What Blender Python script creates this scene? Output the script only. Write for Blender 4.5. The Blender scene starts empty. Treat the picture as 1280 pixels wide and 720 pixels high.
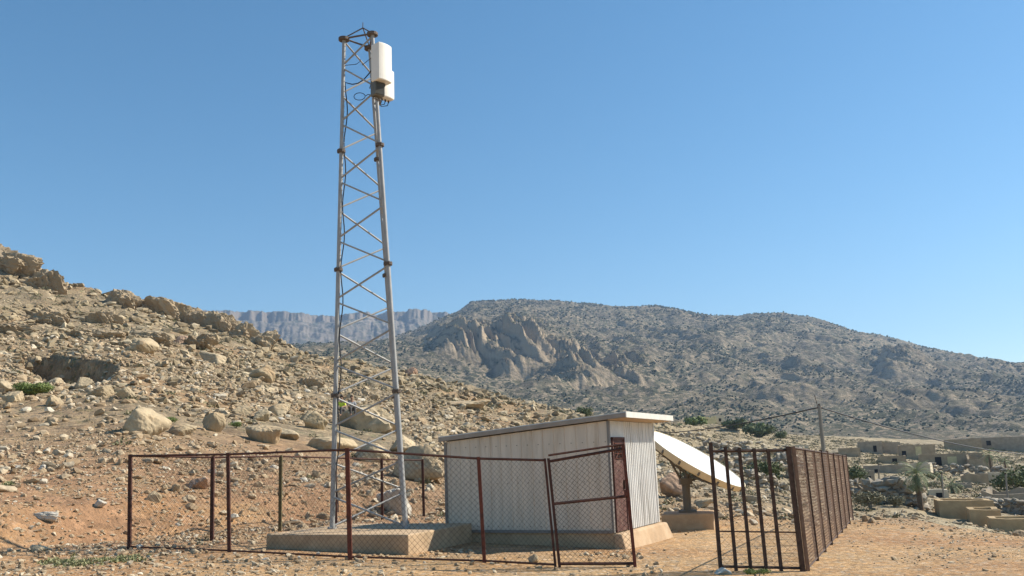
import bpy, math, random
import numpy as np
from mathutils import Vector, Matrix
random.seed(7); RNG = np.random.default_rng(7)
scn = bpy.context.scene
C = scn.collection
R = math.radians

# ------------------------------------------------------------------ camera
F_PX, PITCH, ROLL = 1100.0, R(11.0), R(2.0)
CAM = np.array([0.0, 0.0, 1.7])
fw = np.array([0, math.cos(PITCH), math.sin(PITCH)]); up0 = np.array([0, -math.sin(PITCH), math.cos(PITCH)]); rx = np.array([1.0, 0, 0])
RT = math.cos(ROLL)*rx - math.sin(ROLL)*up0
UP = math.sin(ROLL)*rx + math.cos(ROLL)*up0
cd = bpy.data.cameras.new('camera'); cam = bpy.data.objects.new('camera', cd); C.objects.link(cam)
m = Matrix.Identity(4)
for i in range(3):
    m[i][0] = RT[i]; m[i][1] = UP[i]; m[i][2] = -fw[i]; m[i][3] = CAM[i]
cam.matrix_world = m
cd.sensor_width = 36; cd.lens = 36*F_PX/1280; cd.clip_start = 0.1; cd.clip_end = 20000
scn.camera = cam
# ------------------------------------------------------------------ light
SUN_AZ, SUN_EL = R(76), R(41)          # azimuth clockwise from +Y
w = bpy.data.worlds.new('World'); scn.world = w; w.use_nodes = True
nt = w.node_tree; bg = nt.nodes['Background']
sky = nt.nodes.new('ShaderNodeTexSky'); sky.sky_type = 'NISHITA'; sky.sun_disc = False
sky.sun_elevation = SUN_EL; sky.sun_rotation = SUN_AZ; sky.air_density = 1.0; sky.dust_density = 0.25; sky.ozone_density = 1.6
sky.altitude = 600
hs = nt.nodes.new('ShaderNodeHueSaturation'); hs.inputs['Hue'].default_value = .490; hs.inputs['Saturation'].default_value = 1.27
nt.links.new(sky.outputs[0], hs.inputs['Color']); nt.links.new(hs.outputs[0], bg.inputs[0]); bg.inputs[1].default_value = 0.088
sl = bpy.data.lights.new('sun', 'SUN'); sl.energy = 4.4; sl.angle = R(0.5); sl.color = (1, .925, .80)
so = bpy.data.objects.new('sun', sl); C.objects.link(so)
sd = Vector((math.sin(SUN_AZ)*math.cos(SUN_EL), math.cos(SUN_AZ)*math.cos(SUN_EL), math.sin(SUN_EL)))
so.rotation_euler = sd.to_track_quat('Z', 'Y').to_euler(); so.location = sd*60
scn.view_settings.view_transform = 'Standard'; scn.view_settings.look = 'None'
scn.view_settings.exposure = 0.78; scn.view_settings.gamma = 1
try:
    scn.cycles.volume_bounces = 0; scn.cycles.volume_step_rate = 10; scn.cycles.transparent_max_bounces = 8
    scn.cycles.max_bounces = 5; scn.cycles.diffuse_bounces = 2
except Exception: pass

# ------------------------------------------------------------------ helpers
def ray(px, py):
    d = fw + (px-640)/F_PX*RT + (360-py)/F_PX*UP
    return d/np.linalg.norm(d)
def atY(px, py, Y):
    d = ray(px, py); return CAM + d*(Y/d[1])
def proj(p):
    v = np.asarray(p, float)-CAM; z = v@fw
    return 640+F_PX*(v@RT)/z, 360-F_PX*(v@UP)/z
def azel(px, py):
    d = ray(px, py); h = math.hypot(d[0], d[1]); return math.atan2(d[0], d[1]), d[2]/h

_perm = np.random.default_rng(3).permutation(256); _perm = np.concatenate([_perm, _perm])
_ga = np.random.default_rng(4).random(256)*2*math.pi; _gx, _gy = np.cos(_ga), np.sin(_ga)
def noise(x, y):
    x = np.asarray(x, float); y = np.asarray(y, float)
    xi = np.floor(x).astype(int); yi = np.floor(y).astype(int); xf = x-xi; yf = y-yi
    u = xf**3*(xf*(xf*6-15)+10); v = yf**3*(yf*(yf*6-15)+10)
    def g(i, j, fx, fy):
        h = _perm[_perm[(xi+i) & 255]+((yi+j) & 255)]; return _gx[h]*fx+_gy[h]*fy
    a = g(0, 0, xf, yf); b = g(1, 0, xf-1, yf); c = g(0, 1, xf, yf-1); d = g(1, 1, xf-1, yf-1)
    return (a+(b-a)*u+((c+(d-c)*u)-(a+(b-a)*u))*v)*1.5
def fbm(x, y, o=4, g=.5):
    s = 0; a = 1; f = 1
    for k in range(o):
        s = s+a*noise(x*f+17*k, y*f-9*k); a *= g; f *= 2.03
    return s
def ridge(x, y, o=4, g=.5):
    s = 0; a = 1; f = 1
    for k in range(o):
        s = s+a*(1-2*np.abs(noise(x*f+31*k, y*f+5*k))); a *= g; f *= 2.07
    return s
def sstep(a, b, x):
    t = np.clip((x-a)/(b-a), 0, 1); return t*t*(3-2*t)

# ---- terrain from rings: (px, py, horizontal distance)
AZT = np.linspace(R(-50), R(50), 801)
def ring(pts):
    A = [];  E = []; L = []
    for px, py, r in pts:
        a, e = azel(px, py); A.append(a); E.append(e); L.append(math.log(r))
    A = np.array(A); o = np.argsort(A)
    E = np.interp(AZT, A[o], np.array(E)[o]); L = np.interp(AZT, A[o], np.array(L)[o])
    r = np.exp(L); return r, CAM[2]+r*E
def plane(x): return -.05-.031*np.clip(x, -14, 16)
def foot(pts):
    out = []
    for px, py in pts:
        d = ray(px, py); t = 5.0
        for _ in range(40):
            p = CAM+d*t; t = (plane(p[0])-CAM[2])/d[2]
        p = CAM+d*t; out.append((px, py, math.hypot(p[0], p[1])))
    return out
FT = foot([(-300,712),(0,690),(162,674),(265,666),(350,657),(430,650),(560,642),(700,640),(850,642),(960,648),(1065,650),(1130,647),(1185,657),(1280,672),(1500,695)])
def rr(p, k, dy, x0): return [(a, b+dy, c*k) for a, b, c in p if a >= x0]
RINGS = [ring(FT),
 ring([(-300,650,22),(0,635,22),(162,628,24),(265,622,26),(350,618,28),(430,615,30),(560,615,33),(700,618,36),(850,631,35),(960,641,33)]+rr(FT, 1.3, 14, 1060)),
 ring([(-300,560,32),(0,562,33),(162,543,34),(300,552,38),(430,562,42),(560,570,46),(700,590,52),(850,603,50),(960,622,52),(1065,645,60),(1130,641,62),(1185,652,64),(1280,667,60),(1500,690,50)]),
 ring([(-300,430,85),(0,440,85),(168,440,82),(300,470,85),(430,500,85),(560,525,90),(700,550,95),(850,580,90),(960,592,95),(1065,605,105),(1130,605,110),(1280,617,105),(1500,630,90)]),
 ring([(-300,262,205),(0,334,190),(40,350,190),(70,359,190),(100,363,190),(125,372,180),(150,378,175),(180,384,175),(215,390,175),(260,402,170),(300,413,165),(330,425,160),(345,436,155),(420,452,150),(520,468,145),(600,492,140),(690,512,145),(760,530,150),(850,548,170),(960,566,180),(1065,575,200),(1130,577,210),(1280,585,210),(1500,590,210)]),
 ring([(-300,330,270),(0,390,270),(200,430,270),(345,462,260),(420,480,260),(600,520,260),(700,530,270),(760,532,290),(850,532,300),(880,533,300),(960,541,310),(1065,546,350),(1130,549,380),(1200,551,400),(1280,553,420),(1500,560,420)]),
 ring([(-300,420,520),(0,450,520),(345,480,520),(600,545,520),(760,556,520),(850,560,520),(960,562,520),(1065,562,560),(1280,566,600),(1500,570,600)])]
def _pw(az, r, rings, inner):
    a = np.clip(az, AZT[0], AZT[-1])
    rp, zp = np.zeros_like(r), inner
    z = np.array(inner, float).copy(); last = None
    first = True
    for rk, zk in rings:
        ra = np.interp(a, AZT, rk); za = np.interp(a, AZT, zk)
        if first:
            prer, prez = ra, za; first = False
            m_ = r > ra; z = np.where(m_, za, z); continue
        t = np.clip((r-prer)/np.maximum(ra-prer, 1e-3), 0, 1)
        z = np.where(r > prer, prez+(za-prez)*t, z)
        prer, prez = ra, za
    return z
SCAR = azel(88, 442)[0]
def H(x, y, detail=True):
    x = np.asarray(x, float); y = np.asarray(y, float)
    r = np.hypot(x, y); az = np.arctan2(x, y)
    z = _pw(az, r, RINGS, plane(x))
    side = sstep(R(55), R(100), np.abs(az)); z = z*(1-side)
    z = np.where(r > 900, -12-(r-900)*.002, z)
    hill = sstep(15, 45, r)
    left = 1-sstep(R(8), R(20), az)
    z = z+fbm(x/3.1, y/3.1, 3)*.05*(.4+hill)
    z = z+fbm(x/9, y/9, 3)*.28*hill*sstep(20, 60, r)
    rd = (ridge(x/26+3, y/26, 4)-.95)*left*sstep(100, 185, r)
    z = z+rd*2.4*(1-side)*(1-sstep(230, 400, r))
    z = z+fbm(x/40, y/40, 3)*1.2*sstep(60, 200, r)*(1-side)*(.35+.65*left)
    # eroded bank on the hillside
    da = (az-SCAR)/R(2.6); shp = np.clip(1-np.abs(da)**3, 0, 1)
    edge = 74-7*da+1.6*noise(x/9, y/9)
    dep = np.exp(-np.maximum(edge-r, 0)/11)*(1-sstep(edge-.3, edge+1.1, r))*shp*sstep(50, 62, r)
    z = z-2.9*dep
    return z
def hit(px, py, r0=6, r1=700):
    d = ray(px, py); h = math.hypot(d[0], d[1])
    rs = np.exp(np.linspace(math.log(r0), math.log(r1), 2500)); t = rs/h
    P = CAM[None]+d[None]*t[:, None]
    b = np.nonzero(P[:, 2] <= H(P[:, 0], P[:, 1]))[0]
    k = b[0] if len(b) else len(rs)-1
    return P[k]
def Hs(x, y): return float(H(np.array([x]), np.array([y]))[0])
def polar(px, r, py=560):
    a = azel(px, py)[0]; return math.sin(a)*r, math.cos(a)*r

# ---- mesh building
def link(o, parent=None):
    C.objects.link(o)
    if parent is not None: o.parent = parent
    return o
def mesh_np(name, V, F, mat, parent=None, smooth=False, loc=None):
    V = np.asarray(V, np.float32); F = np.asarray(F, np.int32)
    if loc is not None: V = V-np.asarray(loc, np.float32)
    me = bpy.data.meshes.new(name); me.vertices.add(len(V)); me.vertices.foreach_set('co', V.ravel())
    n, k = F.shape
    me.loops.add(n*k); me.loops.foreach_set('vertex_index', F.ravel())
    me.polygons.add(n); me.polygons.foreach_set('loop_start', np.arange(n, dtype=np.int32)*k)
    me.polygons.foreach_set('use_smooth', np.full(n, smooth)); me.update(calc_edges=True); me.validate()
    me.materials.append(mat)
    o = bpy.data.objects.new(name, me)
    if loc is not None: o.location = loc
    return link(o, parent)
class MB:
    def __init__(s): s.v = []; s.f = []
    def add(s, vs, fs):
        n = len(s.v); s.v += [tuple(map(float, v)) for v in vs]; s.f += [tuple(i+n for i in f) for f in fs]; return s
    def hexa(s, p):      # 8 points: bottom 4 ccw, top 4
        return s.add(p, [(3,2,1,0),(4,5,6,7),(0,1,5,4),(1,2,6,5),(2,3,7,6),(3,0,4,7)])
    def box(s, c, d, ax=None):
        c = np.array(c, float); ax = np.eye(3) if ax is None else np.array(ax, float); h = np.array(d, float)/2
        q = [c+ax[0]*h[0]*a+ax[1]*h[1]*b+ax[2]*h[2]*e for e in (-1, 1) for a, b in ((-1,-1),(1,-1),(1,1),(-1,1))]
        return s.hexa(q)
    def tube(s, pts, rad, n=8, cap=True):
        pts = [np.array(p, float) for p in pts]; rs = rad if hasattr(rad, '__len__') else [rad]*len(pts)
        b = len(s.v); prev = None
        for i, p in enumerate(pts):
            t = pts[min(i+1, len(pts)-1)]-pts[max(i-1, 0)]; t = t/(np.linalg.norm(t)+1e-9)
            if prev is None:
                a = np.array([0, 0, 1.]) if abs(t[2]) < .9 else np.array([1., 0, 0])
                u = np.cross(t, a)
            else: u = prev-t*(prev@t)
            u = u/np.linalg.norm(u); prev = u; w_ = np.cross(t, u)
            for k in range(n):
                an = 2*math.pi*k/n; s.v.append(tuple(p+rs[i]*(math.cos(an)*u+math.sin(an)*w_)))
        for i in range(len(pts)-1):
            for k in range(n):
                s.f.append((b+i*n+k, b+i*n+(k+1) % n, b+(i+1)*n+(k+1) % n, b+(i+1)*n+k))
        if cap:
            s.f.append(tuple(b+k for k in range(n))[::-1]); s.f.append(tuple(b+(len(pts)-1)*n+k for k in range(n)))
        return s
    def build(s, name, mat, parent=None, smooth=False, bevel=0, loc=None):
        v = s.v
        if loc is not None: v = [(a-loc[0], b-loc[1], c-loc[2]) for a, b, c in v]
        me = bpy.data.meshes.new(name); me.from_pydata(v, [], s.f); me.update(); me.materials.append(mat)
        if smooth:
            me.polygons.foreach_set('use_smooth', [True]*len(me.polygons))
        o = bpy.data.objects.new(name, me)
        if loc is not None: o.location = loc
        if bevel:
            b = o.modifiers.new('bevel', 'BEVEL'); b.width = bevel; b.segments = 2; b.limit_method = 'ANGLE'
        if smooth:
            try: me.set_sharp_from_angle(angle=R(40))
            except Exception: pass
        return link(o, parent)
def tag(o, label=None, cat=None, group=None, kind=None):
    if label: o['label'] = label
    if cat: o['category'] = cat
    if group: o['group'] = group
    if kind: o['kind'] = kind
    return o
def empty(name, loc, label, cat, group=None):
    o = bpy.data.objects.new(name, None); o.location = loc; o.empty_display_size = .2; link(o)
    return tag(o, label, cat, group)
def put(parent, kids):     # children were built in world space: keep them there
    for k in kids:
        k.parent = parent; k.matrix_parent_inverse = Matrix.Translation(-Vector(parent.location))

# ------------------------------------------------------------------ materials
def newmat(name, col=(.5,.5,.5), rough=.8, metal=0):
    m_ = bpy.data.materials.new(name); m_.use_nodes = True; b = m_.node_tree.nodes['Principled BSDF']
    b.inputs['Base Color'].default_value = (*col, 1); b.inputs['Roughness'].default_value = rough; b.inputs['Metallic'].default_value = metal
    b.inputs['Specular IOR Level'].default_value = .3
    return m_, m_.node_tree, b
class NG:
    def __init__(s, nt): s.nt = nt; s.N = nt.nodes; s.L = nt.links; s.geo = s.N.new('ShaderNodeNewGeometry')
    def noise(s, scale, det=4, rough=.55, vec=None, sc=None):
        n = s.N.new('ShaderNodeTexNoise'); n.inputs['Scale'].default_value = scale; n.inputs['Detail'].default_value = det; n.inputs['Roughness'].default_value = rough
        v = vec if vec is not None else s.geo.outputs['Position']
        if sc:
            mp = s.N.new('ShaderNodeMapping'); mp.inputs['Scale'].default_value = sc; s.L.new(v, mp.inputs[0]); v = mp.outputs[0]
        s.L.new(v, n.inputs['Vector']); return n.outputs['Fac']
    def vor(s, scale, feat='F1', out='Distance'):
        n = s.N.new('ShaderNodeTexVoronoi'); n.inputs['Scale'].default_value = scale; n.feature = feat
        s.L.new(s.geo.outputs['Position'], n.inputs['Vector']); return n.outputs[out]
    def ramp(s, fac, stops):
        n = s.N.new('ShaderNodeValToRGB'); s.L.new(fac, n.inputs[0]); e = n.color_ramp.elements
        while len(e) < len(stops): e.new(.5)
        for i, (p, c) in enumerate(stops):
            e[i].position = p; e[i].color = (*(c if hasattr(c, '__len__') else (c,)*3), 1)
        return n.outputs[0]
    def mix(s, fac, a, b, mode='MIX'):
        n = s.N.new('ShaderNodeMix'); n.data_type = 'RGBA'; n.blend_type = mode
        for sock, v in ((n.inputs[0], fac), (n.inputs[6], a), (n.inputs[7], b)):
            if hasattr(v, 'is_linked') or hasattr(v, 'links'): s.L.new(v, sock)
            elif hasattr(v, '__len__'): sock.default_value = (*v, 1)
            else: sock.default_value = v
        return n.outputs[2]
    def math(s, op, a, b=0.):
        n = s.N.new('ShaderNodeMath'); n.operation = op
        for i, v in enumerate((a, b)):
            if hasattr(v, 'links'): s.L.new(v, n.inputs[i])
            else: n.inputs[i].default_value = v
        return n.outputs[0]
    def bump(s, b, h, strength=.5, dist=.05):
        n = s.N.new('ShaderNodeBump'); n.inputs['Strength'].default_value = strength; n.inputs['Distance'].default_value = dist
        s.L.new(h, n.inputs['Height']); s.L.new(n.outputs[0], b.inputs['Normal'])
M = {}
# ground: orange earth on the flat, greyer stony soil up the slope
mt, t_, b = newmat('earth', rough=.95); g = NG(t_)
soil = g.ramp(g.noise(.55, 6, .6), [(.3, (.50,.28,.12)), (.5, (.55,.335,.155)), (.7, (.47,.32,.17))])
red = g.mix(g.ramp(g.noise(.16, 4), [(.5, 0.), (.66, 1.)]), soil, (.45,.235,.10))
peb = g.ramp(g.vor(14, out='Color'), [(.0, (.34,.25,.16)), (.5, (.52,.40,.27)), (1., (.66,.58,.45))])
pm = g.ramp(g.noise(7, 5, .7), [(.5, 0.), (.6, 1.)])
near = g.mix(g.math('MULTIPLY', pm, .7), red, peb)
slope = g.ramp(g.noise(.35, 7, .7), [(.32, (.22,.165,.10)), (.48, (.34,.255,.155)), (.58, (.26,.20,.125)), (.72, (.43,.33,.21))])
slope = g.mix(g.ramp(g.noise(.05, 4, .6), [(.5, 0.), (.62, .7)]), slope, (.38,.235,.12))
scr = g.ramp(g.noise(1.4, 4, .6), [(.56, 0.), (.63, .85)])
slope = g.mix(scr, slope, (.18,.165,.085))
def gravel(sc, lo, hi):
    v1 = g.N.new('ShaderNodeTexVoronoi'); v1.inputs['Scale'].default_value = sc
    wv = g.N.new('ShaderNodeVectorMath'); wv.operation = 'MULTIPLY_ADD'; nz_ = g.N.new('ShaderNodeTexNoise'); nz_.inputs['Scale'].default_value = sc*1.5; g.L.new(g.geo.outputs['Position'], nz_.inputs['Vector'])
    g.L.new(nz_.outputs['Color'], wv.inputs[0]); wv.inputs[1].default_value = (.6/sc,)*3; g.L.new(g.geo.outputs['Position'], wv.inputs[2]); g.L.new(wv.outputs[0], v1.inputs['Vector'])
    sx_ = g.N.new('ShaderNodeSeparateColor'); g.L.new(v1.outputs['Color'], sx_.inputs[0])
    return g.ramp(sx_.outputs[0], [(0, lo), (.45, .9), (.8, 1.0), (1., hi)]), v1.outputs['Distance'], sx_.outputs[1]
g1, d1, q1_ = gravel(11, .62, 1.35); g2, d2, q2_ = gravel(3.3, .66, 1.3); g3, d3, q3_ = gravel(1.05, .66, 1.32)
near = g.mix(.8, near, g1, 'MULTIPLY'); near = g.mix(.45, near, g2, 'MULTIPLY')
slope = g.mix(.8, slope, g2, 'MULTIPLY'); slope = g.mix(.75, slope, g3, 'MULTIPLY')
yl = g.N.new('ShaderNodeSeparateXYZ'); g.L.new(g.geo.outputs['Position'], yl.inputs[0])
redx = g.ramp(g.math('ADD', g.math('DIVIDE', yl.outputs['X'], 40), .5), [(.50, 1.), (.60, 0.)])
redm = g.math('MULTIPLY', redx, g.math('MULTIPLY', g.ramp(g.noise(.22, 5, .6), [(.34, 0.), (.52, 1.)]), g.ramp(g.math('DIVIDE', g.math('ADD', yl.outputs['Y'], 0.), 100), [(.16, 0.), (.20, .95)])))
near = g.mix(redm, near, g.mix(.9, (.36,.20,.105), g2, 'MULTIPLY'))
sep = g.N.new('ShaderNodeSeparateXYZ'); g.L.new(g.geo.outputs['Position'], sep.inputs[0])
ln = g.N.new('ShaderNodeVectorMath'); ln.operation = 'LENGTH'; g.L.new(g.geo.outputs['Position'], ln.inputs[0])
dist = g.math('ADD', ln.outputs['Value'], g.math('MULTIPLY', g.math('SUBTRACT', g.noise(.12, 3), .5), 26))
hm = g.ramp(g.math('DIVIDE', dist, 100), [(.26, 0.), (.44, 1.)])
val = g.ramp(g.noise(.16, 6, .65), [(.36, (.22,.175,.105)), (.5, (.33,.26,.16)), (.62, (.43,.345,.215)), (.7, (.18,.165,.09))])
vm = g.math('MULTIPLY', g.ramp(g.math('DIVIDE', sep.outputs['X'], 100), [(.14, 0.), (.24, 1.)]), hm)
col = g.mix(hm, near, slope); col = g.mix(vm, col, val)
g.L.new(col, b.inputs['Base Color'])
hh_ = g.math('ADD', g.math('ADD', g.noise(2.5, 8, .7), g.math('MULTIPLY', d1, -.22)), g.math('MULTIPLY', g.math('MULTIPLY', d2, hm), -.7))
g.bump(b, g.math('ADD', hh_, g.math('MULTIPLY', g.math('MULTIPLY', d3, hm), -1.6)), .9, .16)
M['earth'] = mt
def rockmat(name, stops, bumpd=.05, sc=1.5, stain=None):
    mt, t_, b = newmat(name, rough=.9); g = NG(t_)
    base = g.ramp(g.geo.outputs['Random Per Island'], stops)
    n1 = g.ramp(g.noise(sc, 6, .65), [(.3, .62), (.7, 1.12)])
    c = g.mix(1., base, n1, 'MULTIPLY')
    if stain: c = g.mix(g.ramp(g.noise(sc*.5, 4), [(.52, 0.), (.66, .75)]), c, stain)
    g.L.new(c, b.inputs['Base Color'])
    g.bump(b, g.math('ADD', g.noise(sc*2.2, 8, .65), g.math('MULTIPLY', g.vor(sc*1.6, 'DISTANCE_TO_EDGE'), .5)), .7, bumpd)
    return mt
M['rubble'] = rockmat('rubble', [(0, (.31,.215,.125)), (.3, (.40,.29,.175)), (.65, (.49,.375,.24)), (.93, (.56,.46,.32)), (1., (.68,.61,.49))], .03, 4)
M['rubble_far'] = rockmat('rubble_far', [(0, (.25,.19,.115)), (.4, (.36,.28,.17)), (.8, (.46,.36,.225)), (1., (.55,.45,.30))], .15, .8)
M['rock'] = rockmat('rock', [(0, (.47,.36,.22)), (1., (.53,.42,.27))], .07, 1.3, (.40,.27,.15))
M['rock_pale'] = rockmat('rock_pale', [(0, (.62,.56,.46)), (1., (.68,.62,.52))], .04, 3)
M['rock_red'] = rockmat('rock_red', [(0, (.42,.26,.17)), (1., (.46,.31,.21))], .05, 3)
M['crag'] = rockmat('crag', [(0, (.42,.32,.20)), (1., (.47,.36,.235))], .9, .22, (.28,.22,.14))
# mountain
def mountmat(name, rock, rock2, shrub, sc, thr, lite=1.3):
    mt, t_, b = newmat(name, rough=.95); g = NG(t_)
    c = g.ramp(g.noise(sc*.12, 8, .65), [(.33, rock2), (.5, rock), (.66, tuple(v*1.2 for v in rock))])
    s1 = g.ramp(g.noise(sc, 4, .7), [(thr, 0.), (thr+.05, 1.)])
    big = g.ramp(g.noise(sc*.06, 4, .6), [(.36, .5), (.55, 1.)])
    sepn = g.N.new('ShaderNodeSeparateXYZ'); g.L.new(g.geo.outputs['Normal'], sepn.inputs[0])
    flat = g.ramp(sepn.outputs['Z'], [(.60, 0.), (.80, 1.)])
    mm = g.math('MULTIPLY', g.math('MULTIPLY', s1, big), flat)
    c = g.mix(g.math('SUBTRACT', 1., g.ramp(sepn.outputs['Z'], [(.50, 0.), (.72, 1.)])), c, tuple(min(1, v*lite) for v in rock))
    c = g.mix(g.math('MULTIPLY', mm, .9), c, shrub)
    g.L.new(c, b.inputs['Base Color'])
    g.bump(b, g.noise(sc*.35, 9, .7), .9, 9)
    return mt
M['mount'] = mountmat('mountain_rock', (.31,.24,.16), (.17,.135,.09), (.05,.058,.028), .16, .445)
M['plateau'] = mountmat('plateau_rock', (.20,.165,.13), (.14,.12,.095), (.07,.075,.05), .04, .48, 1.)
def simple(name, col, rough=.6, metal=0, var=.15, sc=6, dirt=None, dth=(.55,.7), bumpd=0, stretch=None):
    mt, t_, b = newmat(name, col, rough, metal); g = NG(t_)
    n1 = g.ramp(g.noise(sc, 5, .6, sc=stretch), [(.3, 1-var), (.7, 1+var*.5)])
    c = g.mix(1., col, n1, 'MULTIPLY')
    if dirt: c = g.mix(g.ramp(g.noise(sc*.6, 6, .7, sc=stretch), [(dth[0], 0.), (dth[1], .8)]), c, dirt)
    g.L.new(c, b.inputs['Base Color'])
    if bumpd: g.bump(b, g.noise(sc*3, 6, .65), .6, bumpd)
    return mt
M['rust'] = simple('rusty_iron', (.095,.038,.025), .8, 0, .5, 14, (.055,.028,.022), (.45,.6))
M['rustred'] = simple('red_rusty_iron', (.15,.045,.027), .8, 0, .4, 12, (.07,.03,.022), (.5,.62))
M['darkiron'] = simple('dark_rusty_iron', (.085,.05,.035), .8, 0, .5, 14, (.05,.03,.02))
M['olive'] = simple('painted_post', (.12,.10,.045), .8, 0, .4, 9, (.10,.045,.02))
M['wire'] = simple('rusted_wire', (.10,.065,.045), .8, .2, .4, 5)
M['wirebrown'] = simple('brown_rusted_wire', (.24,.15,.10), .85, 0, .4, 5)
M['galv'] = simple('galvanised_steel', (.36,.355,.34), .65, .15, .18, 5, (.27,.24,.21), (.6,.75))
M['galvdark'] = simple('weathered_flange_steel', (.15,.115,.09), .7, .2, .3, 12)
M['cable'] = simple('black_cable', (.03,.03,.033), .6)
M['antenna'] = simple('white_radome', (.80,.75,.66), .45, 0, .06, 3)
M['radio'] = simple('grey_radio_case', (.16,.16,.14), .6, .1, .15, 6)
M['concrete'] = simple('rough_concrete', (.50,.36,.225), .92, 0, .25, 3, (.38,.26,.15), (.5,.7), .02)
M['concrete2'] = simple('earthy_concrete', (.48,.33,.20), .92, 0, .2, 3, (.54,.42,.28), (.5,.7), .02)
M['wall'] = simple('bounce_tinted_corrugated_steel', (.66,.565,.455), .55, .05, .16, 3.2, (.44,.34,.24), (.57,.72), 0, (2.2, 2.2, .22))  # warm ground bounce tinted into the base colour; darker streaks are dirt
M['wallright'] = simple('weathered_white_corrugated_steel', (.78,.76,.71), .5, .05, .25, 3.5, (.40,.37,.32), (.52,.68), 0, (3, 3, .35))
M['trim'] = simple('grey_steel_trim', (.24,.22,.20), .6, .2, .2, 4)
M['rooftrim'] = simple('brownish_roof_edge', (.34,.29,.24), .7, .1, .2, 4)  # roof slab and its edge in an even brownish grey
M['trimlight'] = simple('pale_steel_trim', (.62,.60,.56), .5, .2, .15, 4)
M['fascia'] = simple('pale_roof_fascia', (.72,.68,.60), .5, .1, .12, 4)
M['soffit'] = simple('wooden_soffit', (.52,.37,.22), .8, 0, .2, 4, None, (.5,.6), 0, (1, 8, 1))
M['door'] = simple('maroon_door_paint', (.11,.05,.04), .8, .0, .4, 7, (.20,.13,.10), (.52,.66))
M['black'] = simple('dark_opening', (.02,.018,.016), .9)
M['dish'] = simple('white_dish_paint', (.82,.82,.80), .4, 0, .04, 2)
M['dishback'] = simple('cream_dish_shell', (.74,.62,.40), .6, 0, .12, 3, (.50,.36,.18), (.6,.72))
M['pedestal'] = simple('dull_grey_steel', (.17,.155,.13), .7, .2, .2, 5)
M['mud'] = simple('mud_brick_plaster', (.42,.32,.205), .95, 0, .25, 1.2, (.36,.28,.19), (.5,.7), .03)
M['mudgrey'] = simple('grey_mud_plaster', (.38,.31,.225), .95, 0, .25, 1.2, (.33,.28,.21), (.5,.7), .03)
M['mudochre'] = simple('ochre_mud_plaster', (.48,.345,.19), .95, 0, .2, 1.5, (.38,.27,.15), (.5,.7), .03)
M['mudyellow'] = simple('yellow_plaster', (.66,.55,.30), .9, 0, .15, 1.5)
M['mudpale'] = simple('pale_lime_plaster', (.60,.51,.37), .9, 0, .15, 1.5)
M['stone'] = rockmat('dry_stone', [(0, (.30,.25,.19)), (.5, (.40,.34,.26)), (1., (.50,.43,.33))], .03, 3)
M['wood'] = simple('grey_weathered_wood', (.27,.24,.20), .85, 0, .25, 5, None, (.5,.6), 0, (6, 6, .5))
M['skin'] = simple('skin', (.36,.20,.13), .6)
M['hair'] = simple('black_hair', (.015,.012,.01), .6)
M['yellow'] = simple('bright_yellow_shirt', (.70,.78,.06), .8)
M['greycloth'] = simple('grey_cloth', (.33,.33,.34), .9)
M['trouser'] = simple('dark_trousers', (.10,.09,.085), .9)
def leafmat(name, c1, c2, trans=.15):
    mt, t_, b = newmat(name, c1, .7); g = NG(t_)
    g.L.new(g.ramp(g.geo.outputs['Random Per Island'], [(0, c1), (1, c2)]), b.inputs['Base Color'])
    return mt
M['shrub_far'] = leafmat('far_shrub', (.045,.055,.03), (.085,.095,.05))
M['bush'] = leafmat('bush_leaves', (.065,.085,.03), (.16,.18,.07))
M['bushlight'] = leafmat('light_bush_leaves', (.10,.14,.035), (.20,.24,.07))
M['scrub'] = leafmat('dry_scrub', (.13,.12,.065), (.27,.235,.14))
M['tuft'] = leafmat('hill_scrub', (.10,.105,.05), (.19,.18,.095))
M['grass'] = leafmat('grass', (.19,.20,.085), (.34,.32,.17))
M['palm'] = leafmat('palm_leaf', (.11,.15,.06), (.28,.31,.16))
M['trunk'] = simple('palm_trunk', (.17,.12,.08), .95, 0, .4, 8)

# ------------------------------------------------------------------ terrain meshes
def grid_mesh(name, az, r, hf, mat, smooth=True, wrap=False):
    A, Rr = np.meshgrid(az, r); X = np.sin(A)*Rr; Y = np.cos(A)*Rr; Z = hf(X, Y)
    n, k = A.shape; idx = np.arange(n*k).reshape(n, k)
    q = np.stack([idx[:-1, :-1], idx[:-1, 1:], idx[1:, 1:], idx[1:, :-1]], -1)
    if wrap:
        q2 = np.stack([idx[:-1, -1], idx[:-1, 0], idx[1:, 0], idx[1:, -1]], -1)[:, None]; q = np.concatenate([q, q2], 1)
    q = q.reshape(-1, 4)[:, ::-1]
    return mesh_np(name, np.stack([X.ravel(), Y.ravel(), Z.ravel()], 1), q, mat, smooth=smooth)
azs = np.concatenate([np.linspace(-math.pi, R(-42), 70, endpoint=False), np.linspace(R(-42), R(42), 900, endpoint=False), np.linspace(R(42), math.pi, 70, endpoint=False)])
rs = np.concatenate([[0.02, 1, 2, 3, 4.5], np.exp(np.linspace(math.log(6), math.log(430), 640)), np.exp(np.linspace(math.log(440), math.log(9000), 40))])
ground = grid_mesh('ground', azs, rs, H, M['earth'], wrap=True); tag(ground, 'stony orange earth rising to a boulder strewn hillside', kind='structure')

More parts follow.
